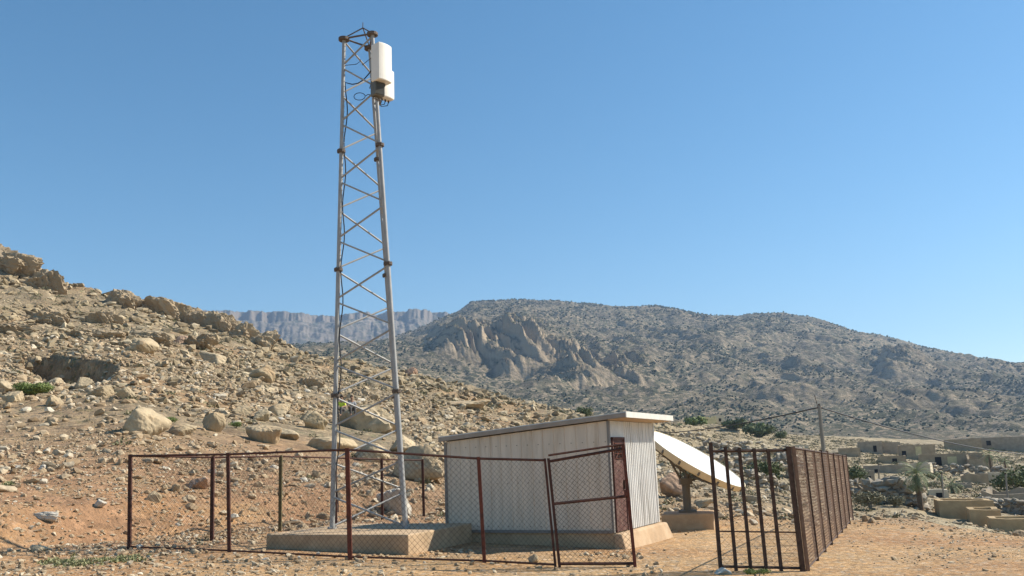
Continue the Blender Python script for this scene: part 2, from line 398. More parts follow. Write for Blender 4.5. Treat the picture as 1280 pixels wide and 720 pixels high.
K = [ring([(-300,470,520),(200,470,520),(350,462,520),(430,462,520),(520,486,520),(600,520,520),(700,548,520),(850,560,520),(1065,566,540),(1280,570,560),(1500,575,560)]),
 ring([(-300,440,1000),(200,440,1000),(350,444,1000),(430,444,1000),(520,466,1000),(600,490,1000),(700,503,1000),(850,500,1000),(1065,512,1000),(1280,520,1000),(1500,525,1000)]),
 ring([(-300,430,1500),(200,430,1500),(350,438,1500),(430,436,1500),(500,428,1500),(560,415,1500),(640,412,1500),(700,418,1500),(850,428,1500),(960,432,1500),(1065,452,1500),(1160,470,1500),(1280,482,1500),(1500,495,1500)]),
 ring([(-300,425,2100),(200,425,2100),(350,438,2100),(430,437,2100),(480,428,2100),(530,410,2100),(560,396,2100),(590,381,2100),(640,377,2100),(700,380,2100),(760,384,2100),(840,388,2100),(880,392,2100),(960,394,2100),(1010,398,2100),(1060,410,2100),(1110,425,2100),(1160,439,2100),(1220,451,2100),(1280,454,2100),(1500,475,2100)]),
 ring([(-300,470,2700),(430,470,2700),(640,420,2700),(1010,440,2700),(1280,490,2700),(1500,510,2700)])]
def bumpfn(az, r, cpx, cr, wl, wr, wf, wb):
    px = 640+np.tan(az)*F_PX*1.02; dx = (px-cpx)*cr/F_PX; dr = r-cr
    sx = np.where(dx < 0, sstep(-wl, -wl*.45, dx), 1-sstep(wr*.2, wr, dx))
    sr = np.where(dr < 0, sstep(-wf, -wf*.3, dr), 1-sstep(0, wb, dr))
    return sx*sr
def HM(x, y):
    r = np.hypot(x, y); az = np.arctan2(x, y)
    z = _pw(az, r, K, np.full_like(r, -20.))
    z = np.where(r <= 521, np.interp(az, AZT, K[0][1])-(521-r)*.3, z)
    amp = sstep(560, 1000, r)*(1-.55*sstep(1750, 2100, r))
    right = sstep(R(-9), R(0), az)
    ca, sa = math.cos(R(35)), math.sin(R(35)); u = x*ca+y*sa; v = -x*sa+y*ca
    z = z+(ridge(u/300, v/520, 5, .52)-.8)*20*amp*(.35+.65*right)
    z = z+ridge(u/70, v/110, 3, .55)*4.5*amp
    z = z+fbm(x/24, y/24, 3)*2.2*sstep(560, 700, r)
    for (cp, cr, wl, wr, wf, wb, hh) in ((600, 1240, 85, 150, 130, 420, 17), (570, 1170, 50, 60, 80, 160, 8), (640, 1130, 40, 70, 90, 200, 11), (690, 1180, 40, 60, 90, 200, 9), (750, 1070, 70, 85, 120, 300, 19), (705, 1000, 50, 60, 90, 150, 8), (1130, 1500, 40, 80, 150, 200, 12)):
        mk = bumpfn(az+.012*noise(x/60, y/60), r+40*noise(x/70+9, y/70), cp, cr, wl, wr, wf, wb)
        fl = ridge(u/30+.5*noise(x/60, y/60), v/150, 4, .6)
        z = z+mk*hh*(.85+.62*fl)
    return z
azm = np.linspace(R(-44), R(44), 1500); rm = np.concatenate([np.linspace(470, 1700, 330), np.linspace(1706, 2700, 110)])
mountain = grid_mesh('mountain', azm, rm, HM, M['mount']); tag(mountain, kind='structure')
P_ = [ring([(-300,470,2750),(640,470,2750),(1500,500,2750)]),
 ring([(-300,410,3300),(0,412,3300),(240,410,3300),(350,412,3300),(450,410,3300),(570,420,3300),(640,430,3300),(1500,470,3300)]),
 ring([(-300,408,3450),(240,401,3450),(300,402,3450),(350,404,3450),(420,408,3450),(450,403,3450),(480,404,3450),(520,398,3450),(570,405,3450),(640,425,3450),(1500,470,3450)]),
 ring([(-300,392,3500),(240,387,3500),(300,388,3500),(350,390,3500),(380,393,3500),(420,394,3500),(450,390,3500),(480,391,3500),(520,387,3500),(550,389,3500),(570,393,3500),(640,420,3500),(1500,465,3500)]),
 ring([(-300,430,4200),(1500,470,4200)])]
def HP(x, y):
    r = np.hypot(x, y); az = np.arctan2(x, y)
    off = 38*fbm(az*30, r/900, 5, .62)+22*noise(az*190+7, r/200)*sstep(-.3, .5, noise(az*25, 3.3))
    z = _pw(az, r+off*sstep(2900, 3300, r), P_, np.full_like(r, -30.))
    z = z+ridge(x/260, y/420, 4)*16*sstep(2800, 3200, r)*(1-sstep(3380, 3460, r+off))+fbm(x/40, y/40, 3)*5
    return z
plateau = grid_mesh('far_plateau', np.linspace(R(-44), R(10), 900), np.concatenate([np.linspace(2650, 3250, 60), np.linspace(3260, 3620, 110), np.linspace(3640, 4200, 10)]), HP, M['plateau'])
tag(plateau, kind='structure')

# ------------------------------------------------------------------ rocks
def ico(sub):
    import bmesh
    bm = bmesh.new(); bmesh.ops.create_icosphere(bm, subdivisions=sub, radius=1)
    V = np.array([v.co[:] for v in bm.verts]); F = np.array([[v.index for v in f.verts] for f in bm.faces]); bm.free()
    return V, F
ICO = {s: ico(s) for s in (1, 2, 3, 5)}
def rock_shape(seed, sub, planes=11, sharp=9, nz=.06, lo=.62):
    g_ = np.random.default_rng(seed); V, F = ICO[sub]
    n = g_.normal(size=(planes, 3)); n /= np.linalg.norm(n, axis=1)[:, None]; d = g_.uniform(lo, 1.0, planes)
    q = np.maximum(V@n.T, 0)/d[None]
    rr_ = 1/np.maximum((q**sharp).sum(1)**(1/sharp), .55)
    P = V*rr_[:, None]
    if nz:
        o = g_.uniform(0, 100)
        P = P*(1+nz*(fbm(P[:, 0]*2+o, P[:, 1]*2+P[:, 2]*1.7, 4, .55)+(.55*ridge(P[:, 0]*3.1+o-P[:, 2], P[:, 1]*3.1+P[:, 2]*2.3, 5, .6)-.4 if sub > 3 else 0)))[:, None]
    P = P/np.abs(P).max(0)*.5     # unit size box
    return P, F
def scatter(name, pos, size, protos, mat, flat=(.45, .85), sink=.33, smooth=False, squash=True):
    n = len(pos); Vs = []; Fs = []; off = 0; which = RNG.integers(0, len(protos), n)
    yaw = RNG.uniform(0, 2*math.pi, n)
    for k, (P, F) in enumerate(protos):
        ii = np.nonzero(which == k)[0]
        if not len(ii): continue
        S = np.stack([size[ii]*RNG.uniform(.8, 1.35, len(ii)), size[ii]*RNG.uniform(.6, 1., len(ii)), size[ii]*RNG.uniform(*flat, len(ii))], 1)
        Q = P[None]*S[:, None, :]
        tl = RNG.uniform(-.35, .35, len(ii))[:, None]; Qx = Q[..., 0]*np.cos(tl)-Q[..., 2]*np.sin(tl); Qz = Q[..., 0]*np.sin(tl)+Q[..., 2]*np.cos(tl)
        c = np.cos(yaw[ii])[:, None]; s_ = np.sin(yaw[ii])[:, None]
        W = np.stack([Qx*c-Q[..., 1]*s_, Qx*s_+Q[..., 1]*c, Qz], -1)+pos[ii][:, None, :]
        W[..., 2] += (S[:, 2]*(.5-sink))[:, None]
        Vs.append(W.reshape(-1, 3)); Fs.append((F[None]+(np.arange(len(ii))*len(P))[:, None, None]+off).reshape(-1, 3)); off += len(ii)*len(P)
    return mesh_np(name, np.concatenate(Vs), np.concatenate(Fs), mat, smooth=smooth)
def wedge(n, r0, r1, a0=-36, a1=36, dens=None):
    r = np.sqrt(RNG.uniform(r0*r0, r1*r1, n)); a = RNG.uniform(R(a0), R(a1), n)
    x = np.sin(a)*r; y = np.cos(a)*r
    if dens is not None:
        k = RNG.random(n) < dens(x, y, r, a); x = x[k]; y = y[k]
    return x, y
HUTC = np.array([1.0, 20.3])
def clear(x, y):   # keep rubble out of the hut, slab and sandy yard
    rel = np.stack([x, y], -1)
    d = np.hypot(x-.8, y-20.3) > 3.0
    d &= np.hypot(x+3.2, y-19.4) > 2.4
    yard = (x > 2.2) & (x < 5.5+.5*(y-14)) & (y > 13) & (y < 24)
    for (bx, by_) in ((1.0*-9.6, 52.), (-9.6, 46.), (-8.9, 40.)): d &= np.hypot(x-bx, y-by_) > 3.6
    return d & ~(yard & (RNG.random(len(x)) < .9))
def dens_hill(x, y, r, a):
    n = .55+.75*fbm(x/11, y/11, 3)
    hillw = sstep(15, 34, r)*(1-sstep(R(7), R(17), a)*.45)
    return np.clip(n*(.10+.9*hillw)+.12*hillw, 0.02, 1)
pr1 = [rock_shape(s, 1, 9, 14, 0, .55) for s in range(14)]
pm2 = [rock_shape(90+s, 2, 9, 16, .05, .5) for s in range(14)]
pr2 = [rock_shape(50+s, 3, 8, 22, .09, .45) for s in range(12)]
def pile(x, y): return np.stack([x, y, H(x, y)], 1)
VP, VF, = [], []
def add_rubble(name, n, r0, r1, smin, smax, protos, mat, dens, flat=(.45,.85), pw=2.2, a0=-36, a1=36):
    x, y = wedge(n, r0, r1, a0, a1, dens); k = clear(x, y); x = x[k]; y = y[k]
    rr2 = np.hypot(x, y); mx = np.minimum(smax, .09+.016*np.maximum(rr2-13, 0))*(1-.55*sstep(R(6), R(14), np.arctan2(x, y)))
    s = smin+np.maximum(mx-smin, .05)*RNG.random(len(x))**pw
    return scatter(name, pile(x, y), s, protos, mat, flat)
flatd = lambda x, y, r, a: np.clip(.30+.8*fbm(x/2.2+5, y/2.2, 3)+.55*(1-sstep(R(-22), R(0), a)), .05, 1)
tag(add_rubble('small_stones', 70000, 8, 36, .02, .15, pr1, M['rubble'], flatd, (.4,.8), 3.), 'small pale stones and gravel strewn over the orange earth', 'gravel', kind='stuff')
def stones_mid(x, y, r, a): return dens_hill(x, y, r, a)
tag(add_rubble('broken_stones', 9000, 24, 100, .35, 1.0, pm2, M['rubble'], stones_mid, (.45,.85), 2.6), 'angular knee high stones lying among the rubble of the lower slope', 'rocks', kind='stuff')
tag(add_rubble('loose_rubble', 75000, 16, 115, .09, .5, pr1, M['rubble'], dens_hill, (.4,.85), 3.6), 'loose broken stones covering the lower hillside', 'rubble', kind='stuff')
tag(add_rubble('hillside_rubble', 90000, 45, 330, .28, 1.9, pr1, M['rubble_far'], dens_hill, (.4,.85), 4.), 'pale rock rubble covering the whole upper hillside', 'rubble', kind='stuff')
tag(add_rubble('hillside_blocks', 1500, 70, 260, 1.0, 3.6, pr2, M['rubble_far'], dens_hill, (.35,.75), 2.6, -36, 14), 'larger angular rock blocks scattered among the hillside rubble', 'rocks', kind='stuff')
# scrub tufts on the slopes: clumps of small blades
def tufts(name, x, y, z, size, per, mat, up=.6, leaf=.18):
    n = len(x); nb = n*per
    idx = np.repeat(np.arange(n), per); S = np.asarray(size)[idx]
    d = RNG.normal(size=(nb, 3)); d[:, 2] = np.abs(d[:, 2])*up*1.6; d /= np.linalg.norm(d, axis=1)[:, None]
    rad = S*.5*RNG.random(nb)**.4
    c = np.stack([x[idx]+d[:, 0]*rad, y[idx]+d[:, 1]*rad, z[idx]+d[:, 2]*rad*up*1.2], 1)
    a = RNG.normal(size=(nb, 3)); a /= np.linalg.norm(a, axis=1)[:, None]; b_ = np.cross(a, d); b_ /= np.linalg.norm(b_, axis=1)[:, None]+1e-6
    L = (S*leaf)[:, None]
    V = np.stack([c-b_*L*.5, c+b_*L*.5, c+d*L*1.4], 1).reshape(-1, 3)
    return mesh_np(name, V, np.arange(nb*3).reshape(-1, 3), mat)
x, y = wedge(9000, 26, 330, dens=lambda x, y, r, a: np.clip(.5+.9*fbm(x/14+40, y/14, 3), 0, 1)); s = RNG.uniform(.3, .7, len(x))*(1+sstep(40, 160, np.hypot(x, y)))
tag(tufts('hillside_scrub', x, y, H(x, y), s, 42, M['tuft'], .5, .13), 'low grey green scrub dotted between the hillside rocks', 'scrub', kind='stuff')
x, y = wedge(900, 10, 45, dens=lambda x, y, r, a: np.clip(-.1+1.0*fbm(x/3+70, y/3, 3), 0, 1)*(a < R(5))); k = clear(x, y); x = x[k]; y = y[k]
tag(tufts('dry_tufts', x, y, H(x, y), RNG.uniform(.10, .32, len(x)), 60, M['scrub'], .5, .13), 'dry weeds scattered over the ground by the fence', 'weeds', kind='stuff')
x, y = wedge(1500, 55, 330, 12, 36, dens=lambda x, y, r, a: np.clip(.4+1.1*fbm(x/18+11, y/18, 3), 0, 1)); s = RNG.uniform(.6, 1.6, len(x))
tag(tufts('valley_scrub', x, y, H(x, y), s, 70, M['tuft'], .6, .10), 'olive scrub scattered between the ruined houses of the valley', 'scrub', kind='stuff')
# shrubs on the mountain
n = 85000; r = 560+1590*RNG.random(n)**.8; a = RNG.uniform(R(-22), R(38), n); x = np.sin(a)*r; y = np.cos(a)*r
k = RNG.random(n) < np.clip(.30+1.3*fbm(x/110, y/110, 4), .05, 1); x = x[k]; y = y[k]
z = HM(x, y); e = 4.; gx = (HM(x+e, y)-z)/e; gy = (HM(x, y+e)-z)/e; k = np.hypot(gx, gy) < .62; x = x[k]; y = y[k]; z = z[k]
tag(scatter('mountain_shrubs', np.stack([x, y, z], 1), RNG.uniform(.6, 1.5, len(x))*(1.0+np.hypot(x, y)/700), pr1, M['shrub_far'], (.6, .9), .2), 'dark shrubs dotting the whole mountainside', 'shrubs', kind='stuff')

nb_ = [0]
def boulder(px, by, wpx, hpx, label, mat='rock', seed=None, name='boulder', yaw=0., sharp=9, planes=11, nz=.07, depth=.8, group=None, sink=.25, rad=None, cat=None):
    nb_[0] += 1; sd_ = seed if seed is not None else 200+nb_[0]
    if rad: x, y = polar(px, rad, by); p = np.array([x, y, Hs(x, y)])
    else: p = hit(px, by-1)
    D = (p-CAM)@fw; sc = D/F_PX; W = wpx*sc; Hh = hpx*sc/(1-sink)*1.08
    P, F = rock_shape(sd_, 5 if wpx > 9 else 2, planes, sharp, nz)
    c, s_ = math.cos(yaw), math.sin(yaw)
    Q = np.stack([(P[:, 0]*c-P[:, 2]*s_), P[:, 1], P[:, 0]*s_+P[:, 2]*c], 1); Q /= np.abs(Q).max(0)*2
    Q = Q*np.array([W, W*depth, Hh])
    o = mesh_np(name, Q, F, M[mat], smooth=True)
    zb = CAM[2]+ (p[2]-CAM[2])
    o.location = (p[0], p[1]+W*depth*.35, p[2]+Hh*.5-Hh*sink)
    try: o.data.set_sharp_from_angle(angle=R(38))
    except Exception: pass
    tag(o, label, cat or ('rock outcrop' if 'outcrop' in name else 'boulder'), group); return o
B = [
 (168,544,64,35,'largest tan boulder sitting alone on the slope above the left fence','rock',.1),
 (222,545,44,20,'long flat topped boulder just right of the largest tan boulder','rock',.3),
 (264,540,31,27,'pointed upright boulder on the slope between two flat boulders','rock',-.2),
 (327,554,52,25,'wedge shaped boulder with a shaded front above the twin fence posts','rock',.2),
 (357,550,32,17,'pale rounded boulder tucked behind the wedge shaped boulder','rock',0),
 (408,567,84,30,'long sandstone boulder lying behind the left tower leg','rock',0),
 (465,579,52,28,'round boulder with a dark hollow beneath it, between the tower legs','rock',-.1),
 (397,538,34,22,'light greenish boulder above the long sandstone boulder','rock',0),
 (530,606,86,46,'big block boulder with a shaded front beside the left end of the shed','rock',.15),
 (500,568,40,22,'tan boulder behind the right tower leg, above the big block boulder','rock',0),
 (498,645,58,32,'pale pointed rock on the ground behind the concrete tower base','rock_pale',.1),
 (176,442,50,28,'large humped boulder high on the slope right of the eroded bank','rock',.35),
 (100,489,28,17,'rounded boulder below the eroded bank, paired with a smaller one on its left','rock',0),
 (68,483,24,15,'small rounded boulder just below the left end of the eroded bank','rock',0),
 (157,500,26,15,'smooth pale boulder directly above the largest tan boulder','rock',.2),
 (8,492,32,15,'upper of two flat boulders at the left edge of the slope','rock',0),
 (9,504,30,14,'lower of two flat boulders at the left edge of the slope','rock',0),
 (62,509,26,14,'pale boulder touching the right side of the green bush','rock',0),
 (122,497,34,14,'flat stone slab below the rounded boulder pair','rock',0),
 (248,613,44,18,'reddish brown boulder seen through the left fence panel','rock_red',0),
 (192,629,20,17,'tilted pale stone seen through the left fence panel','rock',.5),
 (202,617,13,9,'small triangular stone behind the tilted pale stone','rock',0),
 (217,616,17,10,'angular stone between the tilted stone and the reddish boulder','rock',0),
 (300,520,26,13,'dark sided boulder on the slope above the pointed upright boulder','rock',0),
 (322,527,24,15,'tan boulder with grass at its foot, mid slope','rock',0),
 (345,520,30,18,'tall boulder cluster stone mid slope left of the tower','rock',.4),
 (386,528,26,13,'grey boulder just left of the tower on the slope','rock',0),
 (325,478,36,20,'split rock standing on the slope at middle height left of the tower','rock',.2),
 (54,651,38,13,'flat white rock lying on the ground left of the fence','rock_pale',0),
 (122,636,17,10,'small white stone on the ground uphill from the flat white rock','rock_pale',0),
 (45,691,20,8,'small dark grey stone near the bottom left of the ground','rock',0),
 (52,588,16,9,'whitish stone halfway up the left bare slope','rock_pale',0),
 (906,719,24,7,'white stone lying at the foot of the barred gate','rock_pale',0),
 (668,705,17,10,'brown stone on the ground behind the chain link gate','rock',0),
 (848,624,44,30,'brown rounded boulder behind the satellite dish pedestal','rock_red',0),
 (880,636,36,14,'low grey rock right of the satellite dish pedestal','rock',0),
 (510,470,24,11,'brown boulder on the hill crest right of the tower','rock_red',0),
 (570,510,90,13,'long dark ledge of rock below the hill crest right of the tower','rock',0),
 (225,431,30,16,'dark sided boulder on the slope right of the large humped boulder','rock_red',0),
 (265,455,44,17,'low slab boulder on the slope below the dark sided boulder','rock',0),
 (905,585,40,12,'long grey rock behind the barred gate','rock',0),
 (945,630,30,12,'low stone behind the lower bars of the gate','rock',0),
 (1050,570,30,9,'pale rock heap beyond the far end of the side fence','rock',0)]
for (px, by, wp, hp, lab, mt_, yw) in B: boulder(px, by, wp, hp, lab, mt_, yaw=yw)
PB = boulder(452, 537, 84, 32, 'large rough boulder with two people sitting on it', 'rock', sharp=8, planes=14, nz=.12, rad=55)
def crag(px, top, wpx, rad, lab, seed):
    if rad < 0:      # standing on the open slope: find the ground under its foot
        p = hit(px, top-rad); rad = math.hypot(p[0], p[1])*1.03
    x, y = polar(px, rad, top+30); z = Hs(x, y); d = ray(px, top); zt_ = CAM[2]+d[2]/math.hypot(d[0], d[1])*rad
    vis = max(zt_-z, 1.5); Hh = vis*1.5; W = wpx*rad/F_PX
    g_ = np.random.default_rng(seed); P, F = rock_shape(seed, 5, 34, 16, .10, .5); o = g_.uniform(0, 99)
    P = P*np.array([1, 1, 1.])*(1+.26*ridge(P[:, 0]*3.2+o+P[:, 2]*.6, P[:, 1]*3.2+P[:, 2]*1.3, 5, .6)-.16)[:, None]
    P[:, 2] += .05*np.round((P[:, 2]+.04*fbm(P[:, 0]*4+o, P[:, 1]*4, 3))*7)/7*np.sign(1)
    P = P/np.abs(P).max(0)*.5
    ob = mesh_np('rock_outcrop', P*np.array([W, W*.7, Hh]), F, M['crag'], smooth=True)
    try: ob.data.set_sharp_from_angle(angle=R(32))
    except Exception: pass
    ob.location = (x, y, zt_-Hh*.5); ob.rotation_euler = (0, R(g_.uniform(-4, 8)), 0)
    return tag(ob, lab, 'rock outcrop')
for k_, c_ in enumerate([(-22,298,90,172,'tallest crag on the skyline at the left edge'),
 (16,310,72,168,'bulging crag shoulder just right of the tallest skyline crag'),
 (50,336,62,166,'lower sloping crag at the end of the tallest skyline mass'),
 (153,355,62,158,'pyramid shaped crag standing on the left skyline'),
 (183,371,46,160,'rough crag directly right of the pyramid shaped crag'),
 (215,372,62,158,'broad rough crag in the middle of the left skyline ridge'),
 (248,386,40,156,'small stepped crag right of the broad skyline crag'),
 (274,386,44,150,'dark sided crag near the right end of the left skyline'),
 (303,402,52,148,'sloping crag between the dark sided crag and the last crag'),
 (330,411,48,142,'last crag where the near hill drops to the valley'),
 (112,408,74,-18,'low rock shelf above the eroded bank'),
 (60,384,50,-24,'blocky outcrop halfway up the slope below the lower skyline crag'),
 (192,408,56,-24,'outcrop on the upper slope below the rough skyline crags'),
 (244,418,50,-20,'outcrop on the upper slope left of the last crag'),
 (130,388,44,-20,'weathered outcrop just below the pyramid shaped crag'),
 (385,468,48,-18,'low outcrop on the slope behind the left tower leg'),
 (452,486,44,-14,'low outcrop on the slope seen between the tower legs'),
 (10,398,62,-24,'pale rock hump at the left edge above the eroded bank')]): crag(*c_, 900+k_)

# ------------------------------------------------------------------ concrete tower base
def gz(x, y): return Hs(x, y)
u_ = np.array([-.917, .398, 0]); v_ = np.array([.398, .917, 0]); P0 = np.array([-2.1, 17.0, 0])
def prism(mb, corners, z0, z1): 
    return mb.hexa([(a, b_, z0) for a, b_ in corners]+[(a, b_, z1) for a, b_ in corners])
cs = [P0, P0+v_*2.7, P0+u_*3.3+v_*2.7, P0+u_*3.3]; cs = [(c[0], c[1]) for c in cs]
SLABZ = .386
slab = prism(MB(), cs, -.4, SLABZ).build('concrete_base', M['concrete'], bevel=.03); tag(slab, 'low square concrete base under the lattice tower', 'concrete base')

# ------------------------------------------------------------------ lattice tower
def cyl(mb, c, r0, h, n=14, r2=None): return mb.tube([(c[0], c[1], c[2]), (c[0], c[1], c[2]+h)], [r0, r2 or r0], n)
Bb = np.array([-2.33, 18.5, SLABZ]); Ab = np.array([-3.97, 19.17, SLABZ])
def third(a, b):
    v = b-a; mid = (a+b)/2; n_ = np.array([-v[1], v[0], 0]); n_ /= np.linalg.norm(n_); 
    return mid+n_*np.linalg.norm(v[:2])*.866
Cb = third(Ab, Bb)
Bt = atY(465.5, 43, 19.15); At = atY(430, 49, 19.35); zt = (Bt[2]+At[2])/2; Bt[2] = At[2] = zt; Ct = third(At, Bt)
tw = empty('lattice_tower', tuple((Ab+Bb+Cb)/3), 'tall three legged galvanised lattice tower on the concrete base', 'lattice tower')
LEG = [(Ab, At), (Bb, Bt), (Cb, Ct)]
kids = []
def lerp(a, b, t): return a+(b-a)*t
NS = 4
for a, b in LEG:
    mb = MB()
    for k in range(NS):
        r0 = [.054, .050, .046, .042][k]; mb.tube([lerp(a, b, k/NS), lerp(a, b, (k+1)/NS)], r0, 12)
    lg = mb.build('leg', M['galv'], smooth=True); kids.append(lg)
    for k in range(NS+1):
        p = lerp(a, b, k/NS); mf = MB(); r_ = .098 if k < NS else .13
        cyl(mf, (p[0], p[1], p[2]-.03), r_, .028, 14); cyl(mf, (p[0], p[1], p[2]+.003), r_, .028, 14)
        for q in range(6):
            an = q*math.pi/3; cyl(mf, (p[0]+.075*math.cos(an), p[1]+.075*math.sin(an), p[2]-.05), .013, .1, 6)
        f_ = mf.build('flange', M['galvdark'] if k else M['galv']); f_.parent = lg
# braces: a zigzag in each face
for fi, (i, j, ph) in enumerate(((0, 1, 0), (0, 2, 1), (1, 2, 0))):
    n_ = NS*4
    for k in range(n_):
        s0, s1 = (LEG[i], LEG[j]) if (k+ph) % 2 else (LEG[j], LEG[i])
        t0 = (k+.07)/n_; t1 = (k+.93)/n_
        p = lerp(*s0, t0); q = lerp(*s1, t1)
        mb = MB().tube([p, q], .022, 6)
        for e_ in (p, q): mb.tube([e_+np.array([0, 0, -.04]), e_+np.array([0, 0, .04])], .03, 6)
        kids.append(mb.build('brace', M['galv']))
# top frame, lightning rod
for a, b in ((At, Bt), (Bt, Ct), (Ct, At)):
    kids.append(MB().tube([a+[0, 0, .02], b+[0, 0, .02]], .022, 6).build('top_bar', M['galvdark']))
ap = (At+Bt+Ct)/3+np.array([.02, 0, .33]); mb = MB()
for a in (At, Bt, Ct): mb.tube([a+[0, 0, .03], ap], .015, 6)
mb.tube([ap, ap+[0, 0, .14]], .010, 6); kids.append(mb.build('lightning_rod', M['galvdark']))
# feeder cable down the left leg, clipped
mb = MB(); off = np.array([.09, -.02, 0]); pts = [lerp(Ab, At, t)+off+np.array([.03*math.sin(t*47), .02*math.cos(t*31), 0]) for t in np.linspace(.03, .9, 60)]
top = lerp(Ab, At, .9)+off; tb = lerp(Bb, Bt, .93)
pts += [lerp(top, tb, t)+np.array([0, .05, -.18*math.sin(t*3.14)]) for t in (.2, .4, .6, .8, 1.)]
mb.tube(pts, .014, 5); kids.append(mb.build('feeder_cable', M['cable']))
mb = MB(); cc = lerp((At+Bt)/2, (Ab+Bb)/2, .135)
mb.tube([cc+np.array([.13*math.cos(t), .02, .09*math.sin(t)]) for t in np.linspace(0, 6.28, 20)], .009, 5)
a1 = lerp(Bb, Bt, .86); mb.tube([cc+[.13, .02, 0], lerp(cc, a1, .5)+[0, 0, .03], a1], .009, 5)
cc2 = lerp((At+Bt)/2, (Ab+Bb)/2, .06); mb.tube([lerp(Ab, At, .94), cc2+[-.05, 0, -.03], cc2+[.05, 0, .05], cc2+[.08, 0, -.06], lerp(Bb, Bt, .95)], .008, 5)
kids.append(mb.build('cable_loop', M['cable']))
for k in range(NS*4):
    pass
st = MB()
for k in range(44):      # climbing pegs on the left leg
    p = lerp(Ab, At, .5+.5*(k+.5)/44); st.tube([p, p+np.array([.07, -.05, 0])], .007, 5)
kids.append(st.build('step_pegs', M['galv']))
put(tw, kids)
# antennas: a bowed radome on a bracket
ez = np.array([0, 0, 1.])
def antenna(cpx, cpy, Y, wd, dp, ht, yaw, label):
    c = atY(cpx, cpy, Y); n_ = np.array([math.sin(yaw), -math.cos(yaw), 0]); s_ = np.array([math.cos(yaw), math.sin(yaw), 0])
    root = empty('panel_antenna', tuple(c), label, 'antenna', 'panel antennas at the tower top')
    mb = MB(); prof = []
    for q in range(9):
        t = q/8*2-1; prof.append((t*wd/2, dp/2-.09*wd*t*t))
    prof = [(-wd/2, -dp/2)]+prof+[(wd/2, -dp/2)]
    nP = len(prof); lay = [(-ht/2, .90), (-ht/2+.02, 1.), (ht/2-.02, 1.), (ht/2, .90)]
    vs = []
    for zz, k_ in lay:
        for (a, b_) in prof: vs.append(c+s_*a*k_+n_*b_*k_+ez*zz)
    fs = []
    for l in range(3):
        for q in range(nP): fs.append((l*nP+q, l*nP+(q+1) % nP, (l+1)*nP+(q+1) % nP, (l+1)*nP+q))
    fs.append(tuple(range(nP))[::-1]); fs.append(tuple(range(3*nP, 4*nP)))
    ra = MB().add(vs, fs).build('radome', M['antenna'], bevel=.01)
    br = MB()
    for zz in (-.32, .32):
        q = c-n_*(dp/2)+ez*zz*ht; br.box(q-n_*.06, (.10, .12, .05), (s_, n_, ez))
    cn = MB()
    for q5 in (-.1, 0., .1):
        b5 = c+s_*q5-ez*(ht/2+.05)-n_*.03; cn.tube([b5, b5+ez*.05], .018, 8); cn.tube([b5, b5-ez*.06-n_*.04, b5-n_*(dp/2+.14)-ez*.02, c-n_*(dp/2+.14)-ez*(ht*.2)], .010, 5)
    pl_ = MB().tube([c-n_*(dp/2+.1)-ez*ht*.6, c-n_*(dp/2+.1)+ez*ht*.55], .03, 10)
    put(root, [ra, cn.build('connectors', M['cable']), br.build('bracket', M['galvdark']), pl_.build('mast_pipe', M['galv'], smooth=True)])
    return root
antenna(477.5, 80, 18.95, .40, .30, .92, R(50), 'upper white panel antenna bolted to the right side of the tower top')
antenna(482.5, 106, 19.35, .36, .24, .72, R(50), 'lower white panel antenna behind the grey radio box')
rc = atY(472, 112, 19.0); n_ = np.array([math.sin(R(38)), -math.cos(R(38)), 0]); s_ = np.array([math.cos(R(38)), math.sin(R(38)), 0])
rb = empty('radio_unit', tuple(rc), 'dark grey radio box under the upper panel antenna', 'radio unit')
mb = MB().box(rc, (.26, .20, .34), (s_, n_, ez)); bx = mb.build('case', M['radio'], bevel=.01)
fn = MB()
for k in range(9): fn.box(rc+n_*.11+s_*(-.11+k*.0275), (.008, .03, .30), (s_, n_, ez))
br = MB().box(rc-n_*.13, (.10, .10, .06), (s_, n_, ez)); br.tube([rc-ez*.17, rc-ez*.26+s_*.05, rc-ez*.24-s_*.1, rc-n_*.2-ez*.1], .012, 5)
put(rb, [bx, fn.build('cooling_fins', M['radio']), br.build('bracket', M['galvdark'])])

# ------------------------------------------------------------------ fences
def foothold(px, py):      # point of the yard's plane seen at this pixel
    d = ray(px, py); t = 10.
    for _ in range(40): p = CAM+d*t; t = (plane(p[0])-CAM[2])/d[2]
    return CAM+d*t
def chain(p0, p1, q0, q1, pitch=.075, rad=.0023):
    """bottom p0->p1, top q0->q1: two sets of straight diagonals, each wire a thin prism"""
    p0, p1, q0, q1 = [np.array(a, float) for a in (p0, p1, q0, q1)]
    L = np.linalg.norm(p1-p0); Hh = (np.linalg.norm(q0-p0)+np.linalg.norm(q1-p1))/2
    st_ = pitch*1.414; n_ = np.cross(p1-p0, q0-p0); n_ /= np.linalg.norm(n_)
    def pt(u, v): a, b_ = u/L, v/Hh; return (p0*(1-a)+p1*a)*(1-b_)+(q0*(1-a)+q1*a)*b_
    mb = MB()
    for sgn in (1, -1):
        c = -Hh if sgn > 0 else 0.
        end = L if sgn > 0 else L+Hh
        c += st_*.5
        while c < end:
            # u = c + sgn*v
            v0, v1 = 0., Hh
            if sgn > 0: v0 = max(0, -c); v1 = min(Hh, L-c)
            else: v0 = max(0, c-L); v1 = min(Hh, c)
            if v1-v0 > .02:
                o = n_*rad*sgn
                mb.tube([pt(c+sgn*v0, v0)+o, pt(c+sgn*v1, v1)+o], rad, 3, cap=False)
            c += st_
    return mb
def post_at(px, py_b, px_t, py_t, plan=None):
    b = foothold(px, py_b) if plan is None else plan
    D = (b-CAM)@fw; d = ray(px_t, py_t); t = ((b-CAM)@np.array([0, 1, 0]))/d[1]; q = CAM+d*t
    return b, q
FP = {}
